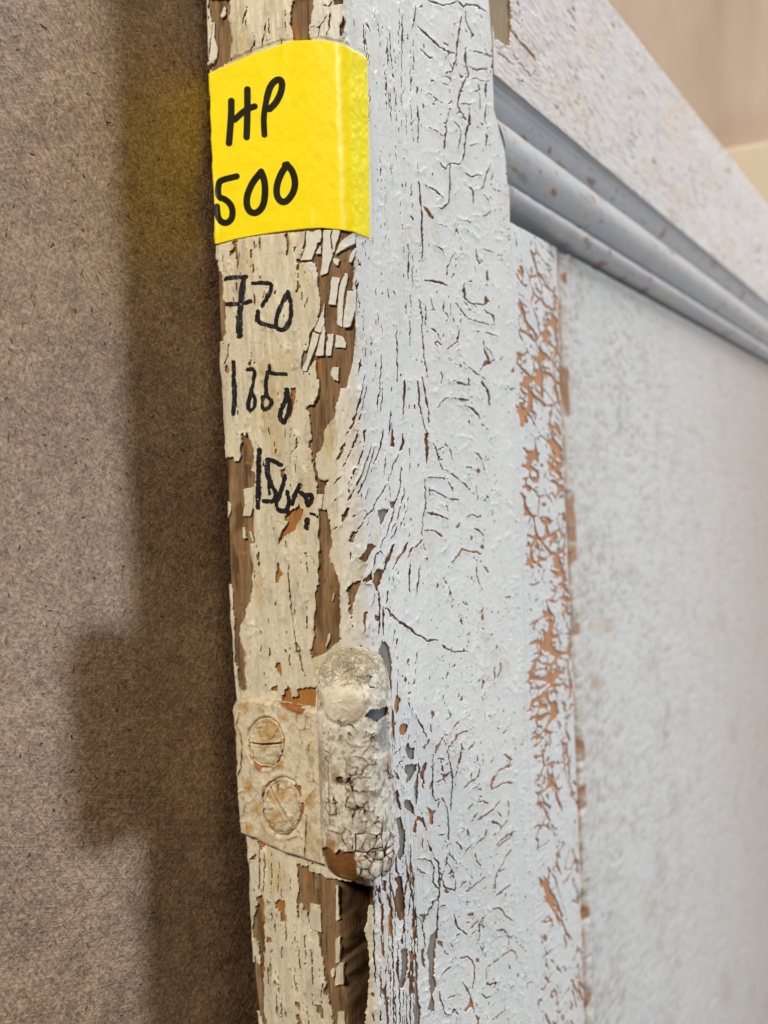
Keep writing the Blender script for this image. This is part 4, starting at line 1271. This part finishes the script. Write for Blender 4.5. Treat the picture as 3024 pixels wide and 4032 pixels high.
hl = .15+1.55*rnd+.16*fbm(SL/2.4, ZL/2.4, 173, 3)+.06*fbm(SL*1.5, ZL*1.3, 174, 3)
hl = hl+.35*np.exp(-((lpx-935)/9)**2)*sst(2900, 2740, lpy)*1.5      # thick run of paint at the outer corner
for c, rx_, ry_, an in SC:
    d_ = np.hypot((lx-c[0])/rx_, (ly-c[1])/ry_); hl = hl+.12*np.exp(-((d_-1.2)/.08)**2)-.40*np.exp(-((d_-1.06)/.05)**2)-.75*sst(.98, .9, d_)
lf_ = Fld(lpx, lpy, .9, 44, (.85, 0)); lf_.F = np.minimum(lf_.F, so+3)
for ln in PL_HOLES.strip().splitlines():
    c, kd, p = ln.split(' ', 2); lf_.hole(pts(c, p), kd)
for ln in PL_CRACKS.strip().splitlines():
    c, wd, p = ln.split(' ', 2); lf_.crack(pts(c, p), float(wd)*.75, '', .12, 1 if rng.random() < .5 else -1)
stain = np.zeros(lpx.shape)
for t in PL_STAINS.split(' ', 1)[1].split():
    x, y, r = map(float, t.split(',')); x, y, r = 900+x/2.37, 2680+y/2.37, r/2.37
    stain = np.maximum(stain, sst(1.2, .1, np.hypot((lpx-x)/r, (lpy-y)/(1.5*r))+.5*fbm(lpx/9, lpy/14, 175, 3)))
el_, _ = vor(SL/2.2+.4*fbm(SL/2, ZL/2, 341, 2), ZL/3.1, 342)
lf_.F = np.minimum(lf_.F, np.where((so > 8) & (fbm(SL/4, ZL/5, 343, 3) > .27), (el_-.022*sst(.25, .6, fbm(SL/4, ZL/5, 343, 3)))*55, 99))
FL = lf_.F; cmL = ((FL[:-1, :-1]+FL[1:, :-1]+FL[:-1, 1:]+FL[1:, 1:])/4) > 0
def leaf_col(px, py, S, Z, stain):
    c = srgb(205, 195, 173)*(1+.10*fbm(S/2.5, Z/3.5, 176, 4)+.05*fbm(S*1.2, Z, 177, 2))[..., None]
    c = mix(c, srgb(176, 160, 130)*np.ones(3), .6*sst(.1, .5, fbm(S/4, Z/5, 178, 3)))
    c = mix(c, srgb(146, 132, 110)*np.ones(3), .55*sst(.15, .55, fbm(S*.9, Z*.5, 344, 4)))
    c = mix(c, srgb(174, 134, 62)*np.ones(3), .8*stain)
    return mix(c, srgb(110, 92, 70)*np.ones(3), .5*sst(.40, .75, fbm(S*1.1, Z*.9, 179, 4)))
colL = leaf_col(lpx, lpy, SL, ZL, stain)
colL = mix(colL, srgb(150, 104, 50)*np.ones(3), .6*sst(5, 0, FL))
rustL = srgb(148, 96, 48)*(1+.3*fbm(SL, ZL, 180, 3))[..., None]
ld = (slice(None, None, 2), slice(None, None, 2))
cL2 = (so[ld][:-1, :-1] > -4)
sheet("hinge_leaf", PL[ld], NL[ld], np.where(so[ld] > -4, hl[ld]-.12, .0), cL2, rustL[ld], M_METAL, hinge)
sheet("leaf_paint", snap(PL, FL, cmL), NL, hl+lf_.lip+.12*np.exp(-np.clip(FL, 0, 99)/5), cmL, colL, M_KPAINT, hinge, .1, rustL)
for k_, (c, rx_, ry_, an) in enumerate(SC):
    su, sv = np.meshgrid(np.linspace(-1.15, 1.15, 110), np.linspace(-1.15, 1.15, 140))
    spx, spy = c[0]+su*rx_, c[1]+sv*ry_
    Ps_, Ns_, Ss_, Zs_ = e_surf(spx, spy)
    d_ = np.hypot(su, sv)+.12*fbm(su*2.2, sv*2.2, 190+k_, 3)
    if k_ == 0: sl_ = np.abs(sv-.02+.05*su**2-.03)*ry_; al = np.abs(su)
    else:
        tx, ty = .52, .854; sl_ = np.abs((su+.03)*rx_*ty-(sv+.02)*ry_*tx); al = np.hypot(su, sv)
    slot = sst(5.5, 2.5, sl_)*sst(1.0, .85, al)
    deep = sst(5.0, 2.5, sl_)*sst(.34, .2, np.abs(al-(.02 if k_ == 0 else .12)))
    hs = 1.25+.75*np.sqrt(np.clip(1-(d_*.95)**2, 0, 1))+.20*fbm(su*3, sv*3.4, 192+k_, 3)+.06*fbm(su*9, sv*9, 194+k_, 2)-.70*slot-1.5*deep+.25*sst(.25, .6, fbm(su*2.2+3, sv*2.6, 199+k_, 2))+.10*sst(12, 7, sl_)*sst(5, 8, sl_)*sst(1, .8, al)
    st = sst(.0, .55, fbm(su*1.6, sv*2.2, 196+k_, 3)+.15)
    cs = leaf_col(spx, spy, Ss_, Zs_, .85*st*sst(1.1, .3, np.abs(d_-.6)))
    cs = mix(cs, srgb(134, 96, 48)*np.ones(3), .6*sst(.14, .02, np.abs(d_-.93))*sst(-.3, .4, fbm(su*2.5, sv*2.5, 198+k_, 2)))
    cs = mix(cs, srgb(60, 44, 28)*np.ones(3), .9*deep)
    cs = mix(cs, srgb(120, 96, 62)*np.ones(3), .45*slot)
    if k_:
        hz = poly_sd(spx, spy, pts('D', '495,940 542,940 526,1032')); cs = mix(cs, srgb(142, 104, 60)*np.ones(3), sst(1.5, -1.5, hz)); hs = hs-.15*sst(1, -2, hz)
    Fs_ = (1.0-d_)*60; cs_ = ((Fs_[:-1, :-1]+Fs_[1:, :-1]+Fs_[:-1, 1:]+Fs_[1:, 1:])/4) > 0
    sheet("screw", snap(Ps_, Fs_, cs_), Ns_, hs, cs_, cs, M_KPAINT, hinge, .3, cs*.7)
# knuckle: barrel standing off the corner
kx = -4.4; R_K = 5.85
ys = np.linspace(-9, 3, 400); kp = proj(np.stack([kx+0*ys, ys, -55+0*ys], -1))[0]
ky = float(np.interp(1411+0, kp[np.argsort(kp)], ys[np.argsort(kp)]))
# depth of the barrel where it meets the eye gives its heights
dv = nrm(np.array([CAM[0]-kx, CAM[1]-ky])); fx_, fy_ = kx+dv[0]*R_K, ky+dv[1]*R_K
def kz(py):
    zs = np.linspace(-130, 20, 600); yy = proj(np.stack([fx_+0*zs, fy_+0*zs, zs], -1))[1]
    return np.interp(py, yy[::-1], zs[::-1])
kpy = np.array([2588, 2590, 2598, 2612, 2632, 2656, 2690, 2730, 2780, 2850, 3100, 3380, 3430, 3462, 3480, 3490, 3494])
krr = np.array([0, 1.6, 2.6, 3.6, 4.4, 5.0, 5.45, 5.75, 5.85, 5.9, 5.85, 5.85, 5.75, 5.45, 4.8, 3.4, 0])
kzz = np.array([kz(p) for p in kpy]); phi0 = math.atan2(dv[1], dv[0])
def knuckle_grid(nt, nzk, half):
    cl = np.concatenate([[0], np.cumsum(np.hypot(np.diff(kzz), np.diff(krr)))]); tq = np.linspace(0, cl[-1], nzk)
    z_ = np.interp(tq, cl, kzz); r_ = np.interp(tq, cl, krr)
    for _ in range(3):
        r_[1:-1] = (r_[:-2]+2*r_[1:-1]+r_[2:])/4
    th = phi0+np.linspace(half, -half, nt)
    Z2, T2 = np.meshgrid(z_, th, indexing='ij'); R2 = r_[:, None]+0*T2
    lean = .012*(Z2-kzz.mean())
    P = np.stack([kx+lean*0+R2*np.cos(T2), ky+R2*np.sin(T2), Z2], -1)
    N_ = grid_frame(P); ce = np.stack([kx+0*Z2, ky+0*Z2, Z2], -1)
    sg = np.sign(((P-ce)*N_).sum(-1, keepdims=True)); sg[sg == 0] = 1
    return P, N_*sg, T2, Z2
def k_bump(P, T2, Z2):
    px, py = proj(P)
    b = .20*fbm(T2*3.2, Z2/2.6, 201, 2)+.09*fbm(T2*8, Z2*.9, 202, 3)
    d_ = np.hypot((px-(900+1085/2.37))/82, (py-(2680+190/2.37))/88)
    b = b+.60*np.exp(-(d_/.80)**3)-.28*np.exp(-((d_-1.1)/.12)**2)*sst(2740, 2800, py)+.5*np.exp(-((px-1345)/45)**2-((py-2600)/28)**2)
    return b, px, py
Pk, Nk, Tk, Zk = knuckle_grid(120, 160, math.pi)
bk_, kpx, kpy_ = k_bump(Pk, Tk, Zk)
rust = srgb(112, 74, 38)*(1+.35*fbm(Tk*3, Zk/2, 203, 3))[..., None]
rust = mix(rust, srgb(74, 48, 30)*np.ones(3), sst(-.1, .4, fbm(Tk*2, Zk/3, 204, 2)))
rust = mix(rust, srgb(70, 74, 80)*np.ones(3), sst(3300, 3200, kpy_))
rust = mix(rust, srgb(160, 122, 52)*np.ones(3), .7*sst(.2, .5, fbm(Tk*4, Zk/1.5, 205, 3))*sst(3250, 3350, kpy_))
sheet("knuckle", Pk, Nk, .1*bk_, np.ones((159, 119), bool), rust, M_METAL, hinge)
Pk, Nk, Tk, Zk = knuckle_grid(240, 370, math.radians(122))
bk_, kpx, kpy_ = k_bump(Pk, Tk, Zk)
vis = np.abs(Tk-phi0) < math.radians(95)
kf = Fld(np.where(vis, kpx, -500), kpy_, .9, 55, (.8, 0))
kf.cmin, kf.cmax = kpx.min(0), kpx.max(0)
for ln in KN_HOLES.strip().splitlines():
    c, p = ln.split(' ', 1); kf.hole(pts(c, p))
for ln in KN_CRACKS.strip().splitlines():
    c, wd, p = ln.split(' ', 2); kf.crack(pts(c, p), float(wd)*.8, '', .10, 1 if rng.random() < .5 else -1)
ek, kid = vor(Tk*2.4+.25*fbm(Tk*4, Zk/2, 206, 2), Zk/2.5, 207)
low_ = sst(3240, 3340, kpy_)*sst(900+1120/2.37, 900+1190/2.37, kpx)
ek2, kid2 = vor(Tk*3.6+.3*fbm(Tk*6, Zk, 208, 2), Zk/1.7, 209)
FK = np.minimum(kf.F, np.where(low_ > .3, (ek-.05)*50, 99)); FK = np.minimum(FK, (ek2+.55-.62*sst(.0, .5, fbm(Tk*3, Zk/4, 210, 2)))*26)
cmK = ((FK[:-1, :-1]+FK[1:, :-1]+FK[:-1, 1:]+FK[1:, 1:])/4) > 0
colK = srgb(206, 201, 190)*(1+.11*fbm(Tk*5, Zk/1.6, 211, 4)+.06*fbm(Tk*12, Zk*1.4, 212, 2))[..., None]
colK = mix(colK, srgb(150, 141, 124)*np.ones(3), .8*sst(.0, .45, fbm(Tk*5, Zk/1.6, 213, 4)))
sp1 = fbm(Tk*15, Zk*2.4, 217, 2); sp2 = fbm(Tk*11+5, Zk*1.8, 218, 3)
colK = mix(colK, srgb(112, 102, 88)*np.ones(3), .65*sst(.22, .55, sp1)); colK = mix(colK, srgb(226, 222, 212)*np.ones(3), .75*sst(.12, .5, sp2))
d_ = np.hypot((kpx-(900+1085/2.37))/92, (kpy_-(2680+190/2.37))/95)
colK = mix(colK, srgb(220, 213, 190)*(1+.06*fbm(Tk*5, Zk/2, 214, 2))[..., None], .75*sst(1.12, .6, d_+.25*fbm(Tk*6, Zk/1.2, 216, 2))*vis)
colK = mix(colK, srgb(190, 200, 192)*np.ones(3), .35*sst(1.1, .3, np.hypot((kpx-(900+985/2.37))/26, (kpy_-(2680+90/2.37))/60)))
for (x, y, rx_, ry_, c, am) in ((1040, 920, 70, 60, (160, 112, 44), .9), (1220, 300, 90, 60, (204, 160, 132), .5), (1290, 190, 60, 50, (198, 150, 118), .6), (1430, 520, 60, 190, (120, 122, 126), .8), (1470, 760, 40, 110, (150, 120, 92), .7), (960, 1560, 90, 140, (148, 104, 44), .9), (1500, 1760, 60, 110, (140, 92, 44), .9), (1280, 1850, 120, 60, (150, 100, 56), .8), (880, 1000, 50, 700, (150, 128, 100), .6)):
    dd = np.hypot((kpx-(900+x/2.37))/(rx_/2.37), (kpy_-(2680+y/2.37))/(ry_/2.37))+.4*fbm(Tk*7, Zk/1.2, 215, 3)
    colK = mix(colK, srgb(*c)*np.ones(3), am*sst(1.1, .2, dd)*vis)
colK = mix(colK, srgb(120, 78, 40)*np.ones(3), .65*sst(4.5, .5, FK)*sst(2800, 3000, kpy_))
dust = sst(2690, 2630, kpy_+40*fbm(Tk*5, Zk/2, 219, 3)-.25*(kpx-1400)); colK = mix(colK, srgb(156, 143, 118)*(1+.25*sp1)[..., None], .6*dust*sst(-.5, .3, sp2))
HK = .34+bk_+kf.lip+np.where(low_ > .3, .26*(1-np.exp(-np.clip(FK, 0, 30)/5)), .08)+.10*np.exp(-np.clip(FK, 0, 99)/4)
PKs = snap(Pk, FK, cmK); rk = mix(rust[:1, :1]*0+srgb(96, 62, 34), colK, .2*np.ones(Tk.shape))
ck_ = components(cmK); n_k = np.bincount(ck_[ck_ >= 0]); mk_ = int(n_k.argmax())
sheet("knuckle_paint", PKs, Nk, HK, ck_ == mk_, colK, M_KPAINT, hinge, .02, rk)
chips = [i_ for i_ in np.where(n_k > 60)[0] if i_ != mk_]
for i_ in chips: sheet("paint_chip", PKs, Nk, HK, ck_ == i_, colK, M_KPAINT, hinge, .02, rk)
# lint caught on top of the knuckle: a tangle of thin fibres
M_LINT, N_, L_, b_ = mat_new("grey_lint"); b_.inputs["Base Color"].default_value = (*srgb(186, 172, 144), 1); b_.inputs["Roughness"].default_value = .9
V_, Q_ = [], []
GK = Pk+Nk*HK[..., None]
for i in range(340):
    jx, ix = rng.uniform(9, 58), np.clip(rng.normal(120, 44), 12, 228); an = rng.uniform(0, 6.28); cu = rng.normal(0, .28); hh = rng.uniform(.0, .35)
    n_ = int(rng.integers(7, 16)); rad = rng.uniform(.014, .040); pr = None; last = None
    for s_ in range(n_):
        jj, ii = int(np.clip(jx, 1, 360)), int(np.clip(ix, 1, 238)); p = GK[jj, ii]+Nk[jj, ii]*(.03+hh*math.sin(math.pi*s_/(n_-1)))
        t_ = nrm(p-last) if last is not None and np.linalg.norm(p-last) > 1e-6 else np.array([.3, .2, .9]); last = p
        a_ = nrm(np.cross(t_, (.3, .5, .8))); c_ = np.cross(t_, a_); b0 = len(V_)
        V_ += [p+rad*(math.cos(w_q)*a_+math.sin(w_q)*c_) for w_q in (0, 2.1, 4.2)]
        if pr is not None:
            for m_ in range(3): Q_.append((pr+m_, pr+(m_+1) % 3, b0+(m_+1) % 3, b0+m_))
        pr = b0; an += cu+rng.normal(0, .12); jx += 2.0*math.sin(an); ix += 3.6*math.cos(an)
o = mk_mesh("lint", np.array(V_), np.array(Q_), M_LINT, hinge); o['kind'] = 'stuff'
# ------------------------------------------------------------------ yellow sticker wrapped round the edge
def px_sz(px, py):
    d = ray(px, py); tE = (0-CAM[0])/d[..., 0]; E = CAM+d*tE[..., None]; tF = (0-CAM[1])/d[..., 1]; F_ = CAM+d*tF[..., None]
    A = d[..., 0]**2+d[..., 1]**2; B = (CAM[0]-RC)*d[..., 0]+(CAM[1]-RC)*d[..., 1]; C_ = (CAM[0]-RC)**2+(CAM[1]-RC)**2-RC**2
    t = (-B-np.sqrt(np.maximum(B*B-A*C_, 0)))/A; Ar = CAM+d*t[..., None]
    ang = np.arctan2(-(Ar[..., 1]-RC), -(Ar[..., 0]-RC)); sA = ang*RC-AH
    e = E[..., 1] >= RC; f = (F_[..., 0] >= RC) & ~e
    S = np.where(e, -(AH+E[..., 1]-RC), np.where(f, AH+F_[..., 0]-RC, sA)); Z = np.where(e, E[..., 2], np.where(f, F_[..., 2], Ar[..., 2]))
    return S, Z
tp = pts('M', '196,488 225,470 350,415 500,350 640,303 690,284 760,266 860,262 960,268 1050,285 1120,312 1180,342 1235,382')
bt = pts('M', '245,1595 380,1560 540,1530 700,1508 850,1492 940,1488 1060,1500 1140,1512 1200,1535 1255,1556')
lf2 = pts('M', '196,488 203,700 222,1000 235,1250 245,1595'); rg2 = pts('M', '1235,382 1245,700 1250,1100 1255,1556')
nu, nw = 250, 250
u_, w_ = np.meshgrid(np.linspace(0, 1, nu), np.linspace(0, 1, nw))
yT = lambda x: np.interp(x, tp[:, 0], tp[:, 1]); yB = lambda x: np.interp(x, bt[:, 0], bt[:, 1])
yl = lf2[0, 1]+(lf2[-1, 1]-lf2[0, 1])*w_; yr = rg2[0, 1]+(rg2[-1, 1]-rg2[0, 1])*w_
xl = np.interp(yl, lf2[:, 1], lf2[:, 0]); xr = np.interp(yr, rg2[:, 1], rg2[:, 0])
tx = xl+(xr-xl)*u_; fr = (tx-xl)/(xr-xl)
ty = yT(tp[0, 0]+(tp[-1, 0]-tp[0, 0])*fr)*(1-w_)+yB(bt[0, 0]+(bt[-1, 0]-bt[0, 0])*fr)*w_
cr = 700+1125/1.659
ww = (tx-700)*1.659
off = .50+.45*np.exp(-((ww-860)/130)**2)*(1-.5*w_)+.30*np.exp(-((ww-690)/28)**2)*sst(.75, .1, w_)*.5
off = off+.10*fbm(tx/60, ty/80, 301, 3)+.03*fbm(tx/16, ty/30, 303, 2)+sst(1115, 1150, ww)*(.10*fbm(tx/13, ty/26, 302, 3))+.05*np.exp(-((ww-870)/14)**2)*sst(.85, 1, w_)*3
off = off+.30*sst(.03, 0, u_)*sst(.3, .9, w_)
gx, gy_ = tx.copy(), ty.copy()
for it in range(4):
    Ssk, Zsk = px_sz(gx, gy_); Psk, Nsk = surf(np.maximum(Ssk, -(fT(Zsk)-RC+AH+.4)), Zsk)
    a_, b_ = proj(Psk+Nsk*off[..., None]); gx = gx-.8*(a_-tx); gy_ = gy_-.8*(b_-ty)
M_STK, N_, L_, b_ = mat_new("yellow_tape"); b_.inputs["Base Color"].default_value = (*srgb(248, 228, 8), 1)
b_.inputs["Roughness"].default_value = .30; b_.inputs["Specular IOR Level"].default_value = .5
tcn = N_.new("ShaderNodeTexCoord"); nn = N_.new("ShaderNodeTexNoise"); nn.inputs["Scale"].default_value = 900; nn.inputs["Detail"].default_value = 4
bpn = N_.new("ShaderNodeBump"); bpn.inputs["Distance"].default_value = .02*MM; L_.new(tcn.outputs["Object"], nn.inputs["Vector"]); L_.new(nn.outputs["Fac"], bpn.inputs["Height"]); L_.new(bpn.outputs[0], b_.inputs["Normal"])
rr = N_.new("ShaderNodeMapRange"); rr.inputs[3].default_value = .36; rr.inputs[4].default_value = .52; L_.new(nn.outputs["Fac"], rr.inputs[0]); L_.new(rr.outputs[0], b_.inputs["Roughness"])
stk = sheet("price_sticker", Psk, Nsk, off, np.ones((nw-1, nu-1), bool), np.ones((nw, nu, 3)), M_STK, None, .15, None)
tag(stk, "yellow tape sticker with black handwriting wrapped round the door's edge", "sticker")
spx, spy = proj(Psk+Nsk*off[..., None])
ink_sheet("handwriting", STICKER_INK.strip().splitlines(), spx, spy, Psk, Nsk, off, np.ones((nw-1, nu-1), bool), stk, .02, (24, 22, 10), False)
# ------------------------------------------------------------------ brown hardboard sheet behind the door
YH = float(max(fT(np.linspace(-100, 100, 50))))+1.6
q = hit([-260, -260], [0, 4032], 1, YH); XL = float(q[:, 0].min())-30
m, N_, L_, b_ = mat_new("hardboard"); b_.inputs["Roughness"].default_value = .42; b_.inputs["Specular IOR Level"].default_value = .75
tc = N_.new("ShaderNodeTexCoord")
def noise(scale, st=(1, 1, 1), rot=0.0, det=3, rough=.6):
    mp = N_.new("ShaderNodeMapping"); mp.vector_type = 'TEXTURE'; mp.inputs["Scale"].default_value = st; mp.inputs["Rotation"].default_value = (0, rot, 0)
    L_.new(tc.outputs["Object"], mp.inputs[0]); n = N_.new("ShaderNodeTexNoise"); n.inputs["Scale"].default_value = scale; n.inputs["Detail"].default_value = det; n.inputs["Roughness"].default_value = rough
    L_.new(mp.outputs[0], n.inputs["Vector"]); return n.outputs["Fac"]
def math_(op, a, b=None, c=None):
    n = N_.new("ShaderNodeMath"); n.operation = op
    for i, x in enumerate((a, b, c)):
        if x is None: continue
        if isinstance(x, (int, float)): n.inputs[i].default_value = x
        else: L_.new(x, n.inputs[i])
    return n.outputs[0]
fib = [noise(2600, (1, 1, 6), r, 2) for r in (.3, 1.1, 1.9, 2.6)]
mx = math_('MAXIMUM', math_('MAXIMUM', fib[0], fib[1]), math_('MAXIMUM', fib[2], fib[3]))
mn = math_('MINIMUM', math_('MINIMUM', fib[0], fib[1]), math_('MINIMUM', fib[2], fib[3]))
grn = noise(1500, (1, 1, 1), 0, 3, .7); blo = noise(120, (1, 1, 1), 0, 4, .6); blo2 = noise(38, (1, 1, 1), 0, 3, .5)
tot = math_('ADD', math_('MULTIPLY', math_('SUBTRACT', mx, .58), 1.7), math_('MULTIPLY', math_('SUBTRACT', mn, .42), 1.7))
tot = math_('ADD', tot, math_('MULTIPLY', math_('SUBTRACT', grn, .5), 1.3)); tot = math_('ADD', tot, math_('MULTIPLY', math_('SUBTRACT', blo, .5), .7))
tot = math_('ADD', tot, .5)
rmp = N_.new("ShaderNodeValToRGB"); L_.new(tot, rmp.inputs[0])
for e, (p, c) in zip(rmp.color_ramp.elements, ((0.08, (98, 76, 58)), (.95, (190, 160, 130)))): e.position = p; e.color = (*srgb(*c), 1)
e = rmp.color_ramp.elements.new(.5); e.color = (*srgb(146, 117, 90), 1)
mxr = N_.new("ShaderNodeMixRGB"); mxr.blend_type = 'MULTIPLY'; L_.new(math_('MULTIPLY', math_('SUBTRACT', blo2, .35), 1.2), mxr.inputs[0]); L_.new(rmp.outputs[0], mxr.inputs[1]); mxr.inputs[2].default_value = (.93, .88, .84, 1)
L_.new(mxr.outputs[0], b_.inputs["Base Color"])
bpn = N_.new("ShaderNodeBump"); bpn.inputs["Distance"].default_value = .10*MM; L_.new(tot, bpn.inputs["Height"]); L_.new(bpn.outputs[0], b_.inputs["Normal"])
gx_, gz_ = np.meshgrid(np.linspace(XL, 45, 60), np.linspace(-210, 190, 80))
PH = np.stack([gx_, YH+.15*fbm(gx_/40, gz_/40, 401, 2), gz_], -1)
board = mk_mesh("hardboard_sheet", np.concatenate([PH.reshape(-1, 3), PH.reshape(-1, 3)+np.array([0, 3.2, 0])]),
    np.concatenate([(lambda i: np.stack([i[:-1, :-1], i[:-1, 1:], i[1:, 1:], i[1:, :-1]], -1).reshape(-1, 4))(np.arange(4800).reshape(80, 60)+k_*4800) for k_ in (0, 1)]
    + [(lambda e: np.stack([e[:-1], e[1:], e[1:]+4800, e[:-1]+4800], -1))(np.arange(4800).reshape(80, 60)[:, c_]) for c_ in (0, 59)]), m)
tag(board, "brown hardboard sheet with flecked fibres standing behind the door", "board")
def slivers(name, n, l0, l1, w0, w1, col, seed, rough=.8):
    r = np.random.default_rng(seed); V, Q = [], []
    for i in range(n):
        x, z = r.uniform(XL, 40), r.uniform(-120, 125); L = r.uniform(l0, l1)*r.uniform(.5, 1); w_ = r.uniform(w0, w1); a = r.uniform(0, math.pi); bnd_ = r.normal(0, .25)
        dx, dz = math.cos(a), math.sin(a); b0 = len(V)
        for t in (-.5, -.2, .2, .5):
            ww_ = w_*(.25 if abs(t) > .4 else 1)*r.uniform(.7, 1.2); c = bnd_*L*t*t
            for s in (-.5, .5): V.append((x+dx*L*t-dz*(ww_*s+c), YH-.22+.15*0, z+dz*L*t+dx*(ww_*s+c)))
        for t in range(3): Q.append((b0+2*t, b0+2*t+1, b0+2*t+3, b0+2*t+2))
    mm, N1, L1, b1 = mat_new(name); b1.inputs["Base Color"].default_value = (*srgb(*col), 1); b1.inputs["Roughness"].default_value = rough
    V = np.array(V); V[:, 1] = YH-.06+.15*fbm(V[:, 0]/40, V[:, 2]/40, 401, 2)
    o = mk_mesh(name, V, np.array(Q), mm, board); o['kind'] = 'stuff'; return o
slivers("dark_fibres", 900, .4, 1.6, .10, .30, (52, 38, 32), 5); slivers("brown_fibres", 1500, .5, 2.2, .05, .16, (112, 80, 54), 6)
slivers("pale_fibres", 2600, .6, 2.6, .03, .09, (196, 166, 130), 8)
# ------------------------------------------------------------------ room far behind
m, N_, L_, b_ = mat_new("wall_plaster"); b_.inputs["Roughness"].default_value = .8
tc = N_.new("ShaderNodeTexCoord"); n1 = noise(14, (1, 1, 5), 0, 4); r1_ = N_.new("ShaderNodeValToRGB"); L_.new(n1, r1_.inputs[0])
for e, (p, c) in zip(r1_.color_ramp.elements, ((.3, (172, 150, 134)), (.7, (200, 180, 164)))): e.position = p; e.color = (*srgb(*c), 1)
L_.new(r1_.outputs[0], b_.inputs["Base Color"])
fw = nrm(np.array([*(W@np.array([.35, 0, 1]))[:2], 0])); sd_ = np.array([-fw[1], fw[0], 0]); cen = CAM+fw*900
wv = np.array([cen+sd_*a+np.array([0, 0, z]) for a, z in ((-900, -700), (900, -700), (900, 1100), (-900, 1100))])
wall = mk_mesh("wall", wv, np.array([(0, 1, 2, 3)]), m); wall['kind'] = 'structure'
m2, N_, L_, b_ = mat_new("pale_wood"); b_.inputs["Roughness"].default_value = .6
n2 = noise(20, (1, 1, 6), 0, 3); r2_ = N_.new("ShaderNodeValToRGB"); L_.new(n2, r2_.inputs[0])
for e, (p, c) in zip(r2_.color_ramp.elements, ((.3, (208, 190, 164)), (.7, (222, 206, 182)))): e.position = p; e.color = (*srgb(*c), 1)
L_.new(r2_.outputs[0], b_.inputs["Base Color"])
def at_dist(py, dist):
    d = ray(2980.0, py); return float((CAM+d*(dist/(d@fw)))[2])
zt, zb2 = at_dist(560, 860), at_dist(900, 860)
bv = [cen+sd_*a-fw*t+np.array([0, 0, z-CAM[2]]) for a in (-800, 800) for t in (2, 38) for z in (zb2, zt)]
bat = mk_mesh("batten", np.array(bv), np.array([(0, 1, 3, 2), (4, 6, 7, 5), (0, 4, 5, 1), (2, 3, 7, 6), (0, 2, 6, 4), (1, 5, 7, 3)]), m2, None, None, np.zeros(6, bool))
bb_ = bat.modifiers.new("bevel", 'BEVEL'); bb_.width = 3*MM; bb_.segments = 3
tag(bat, "pale cream batten running across the wall behind the door", "batten")
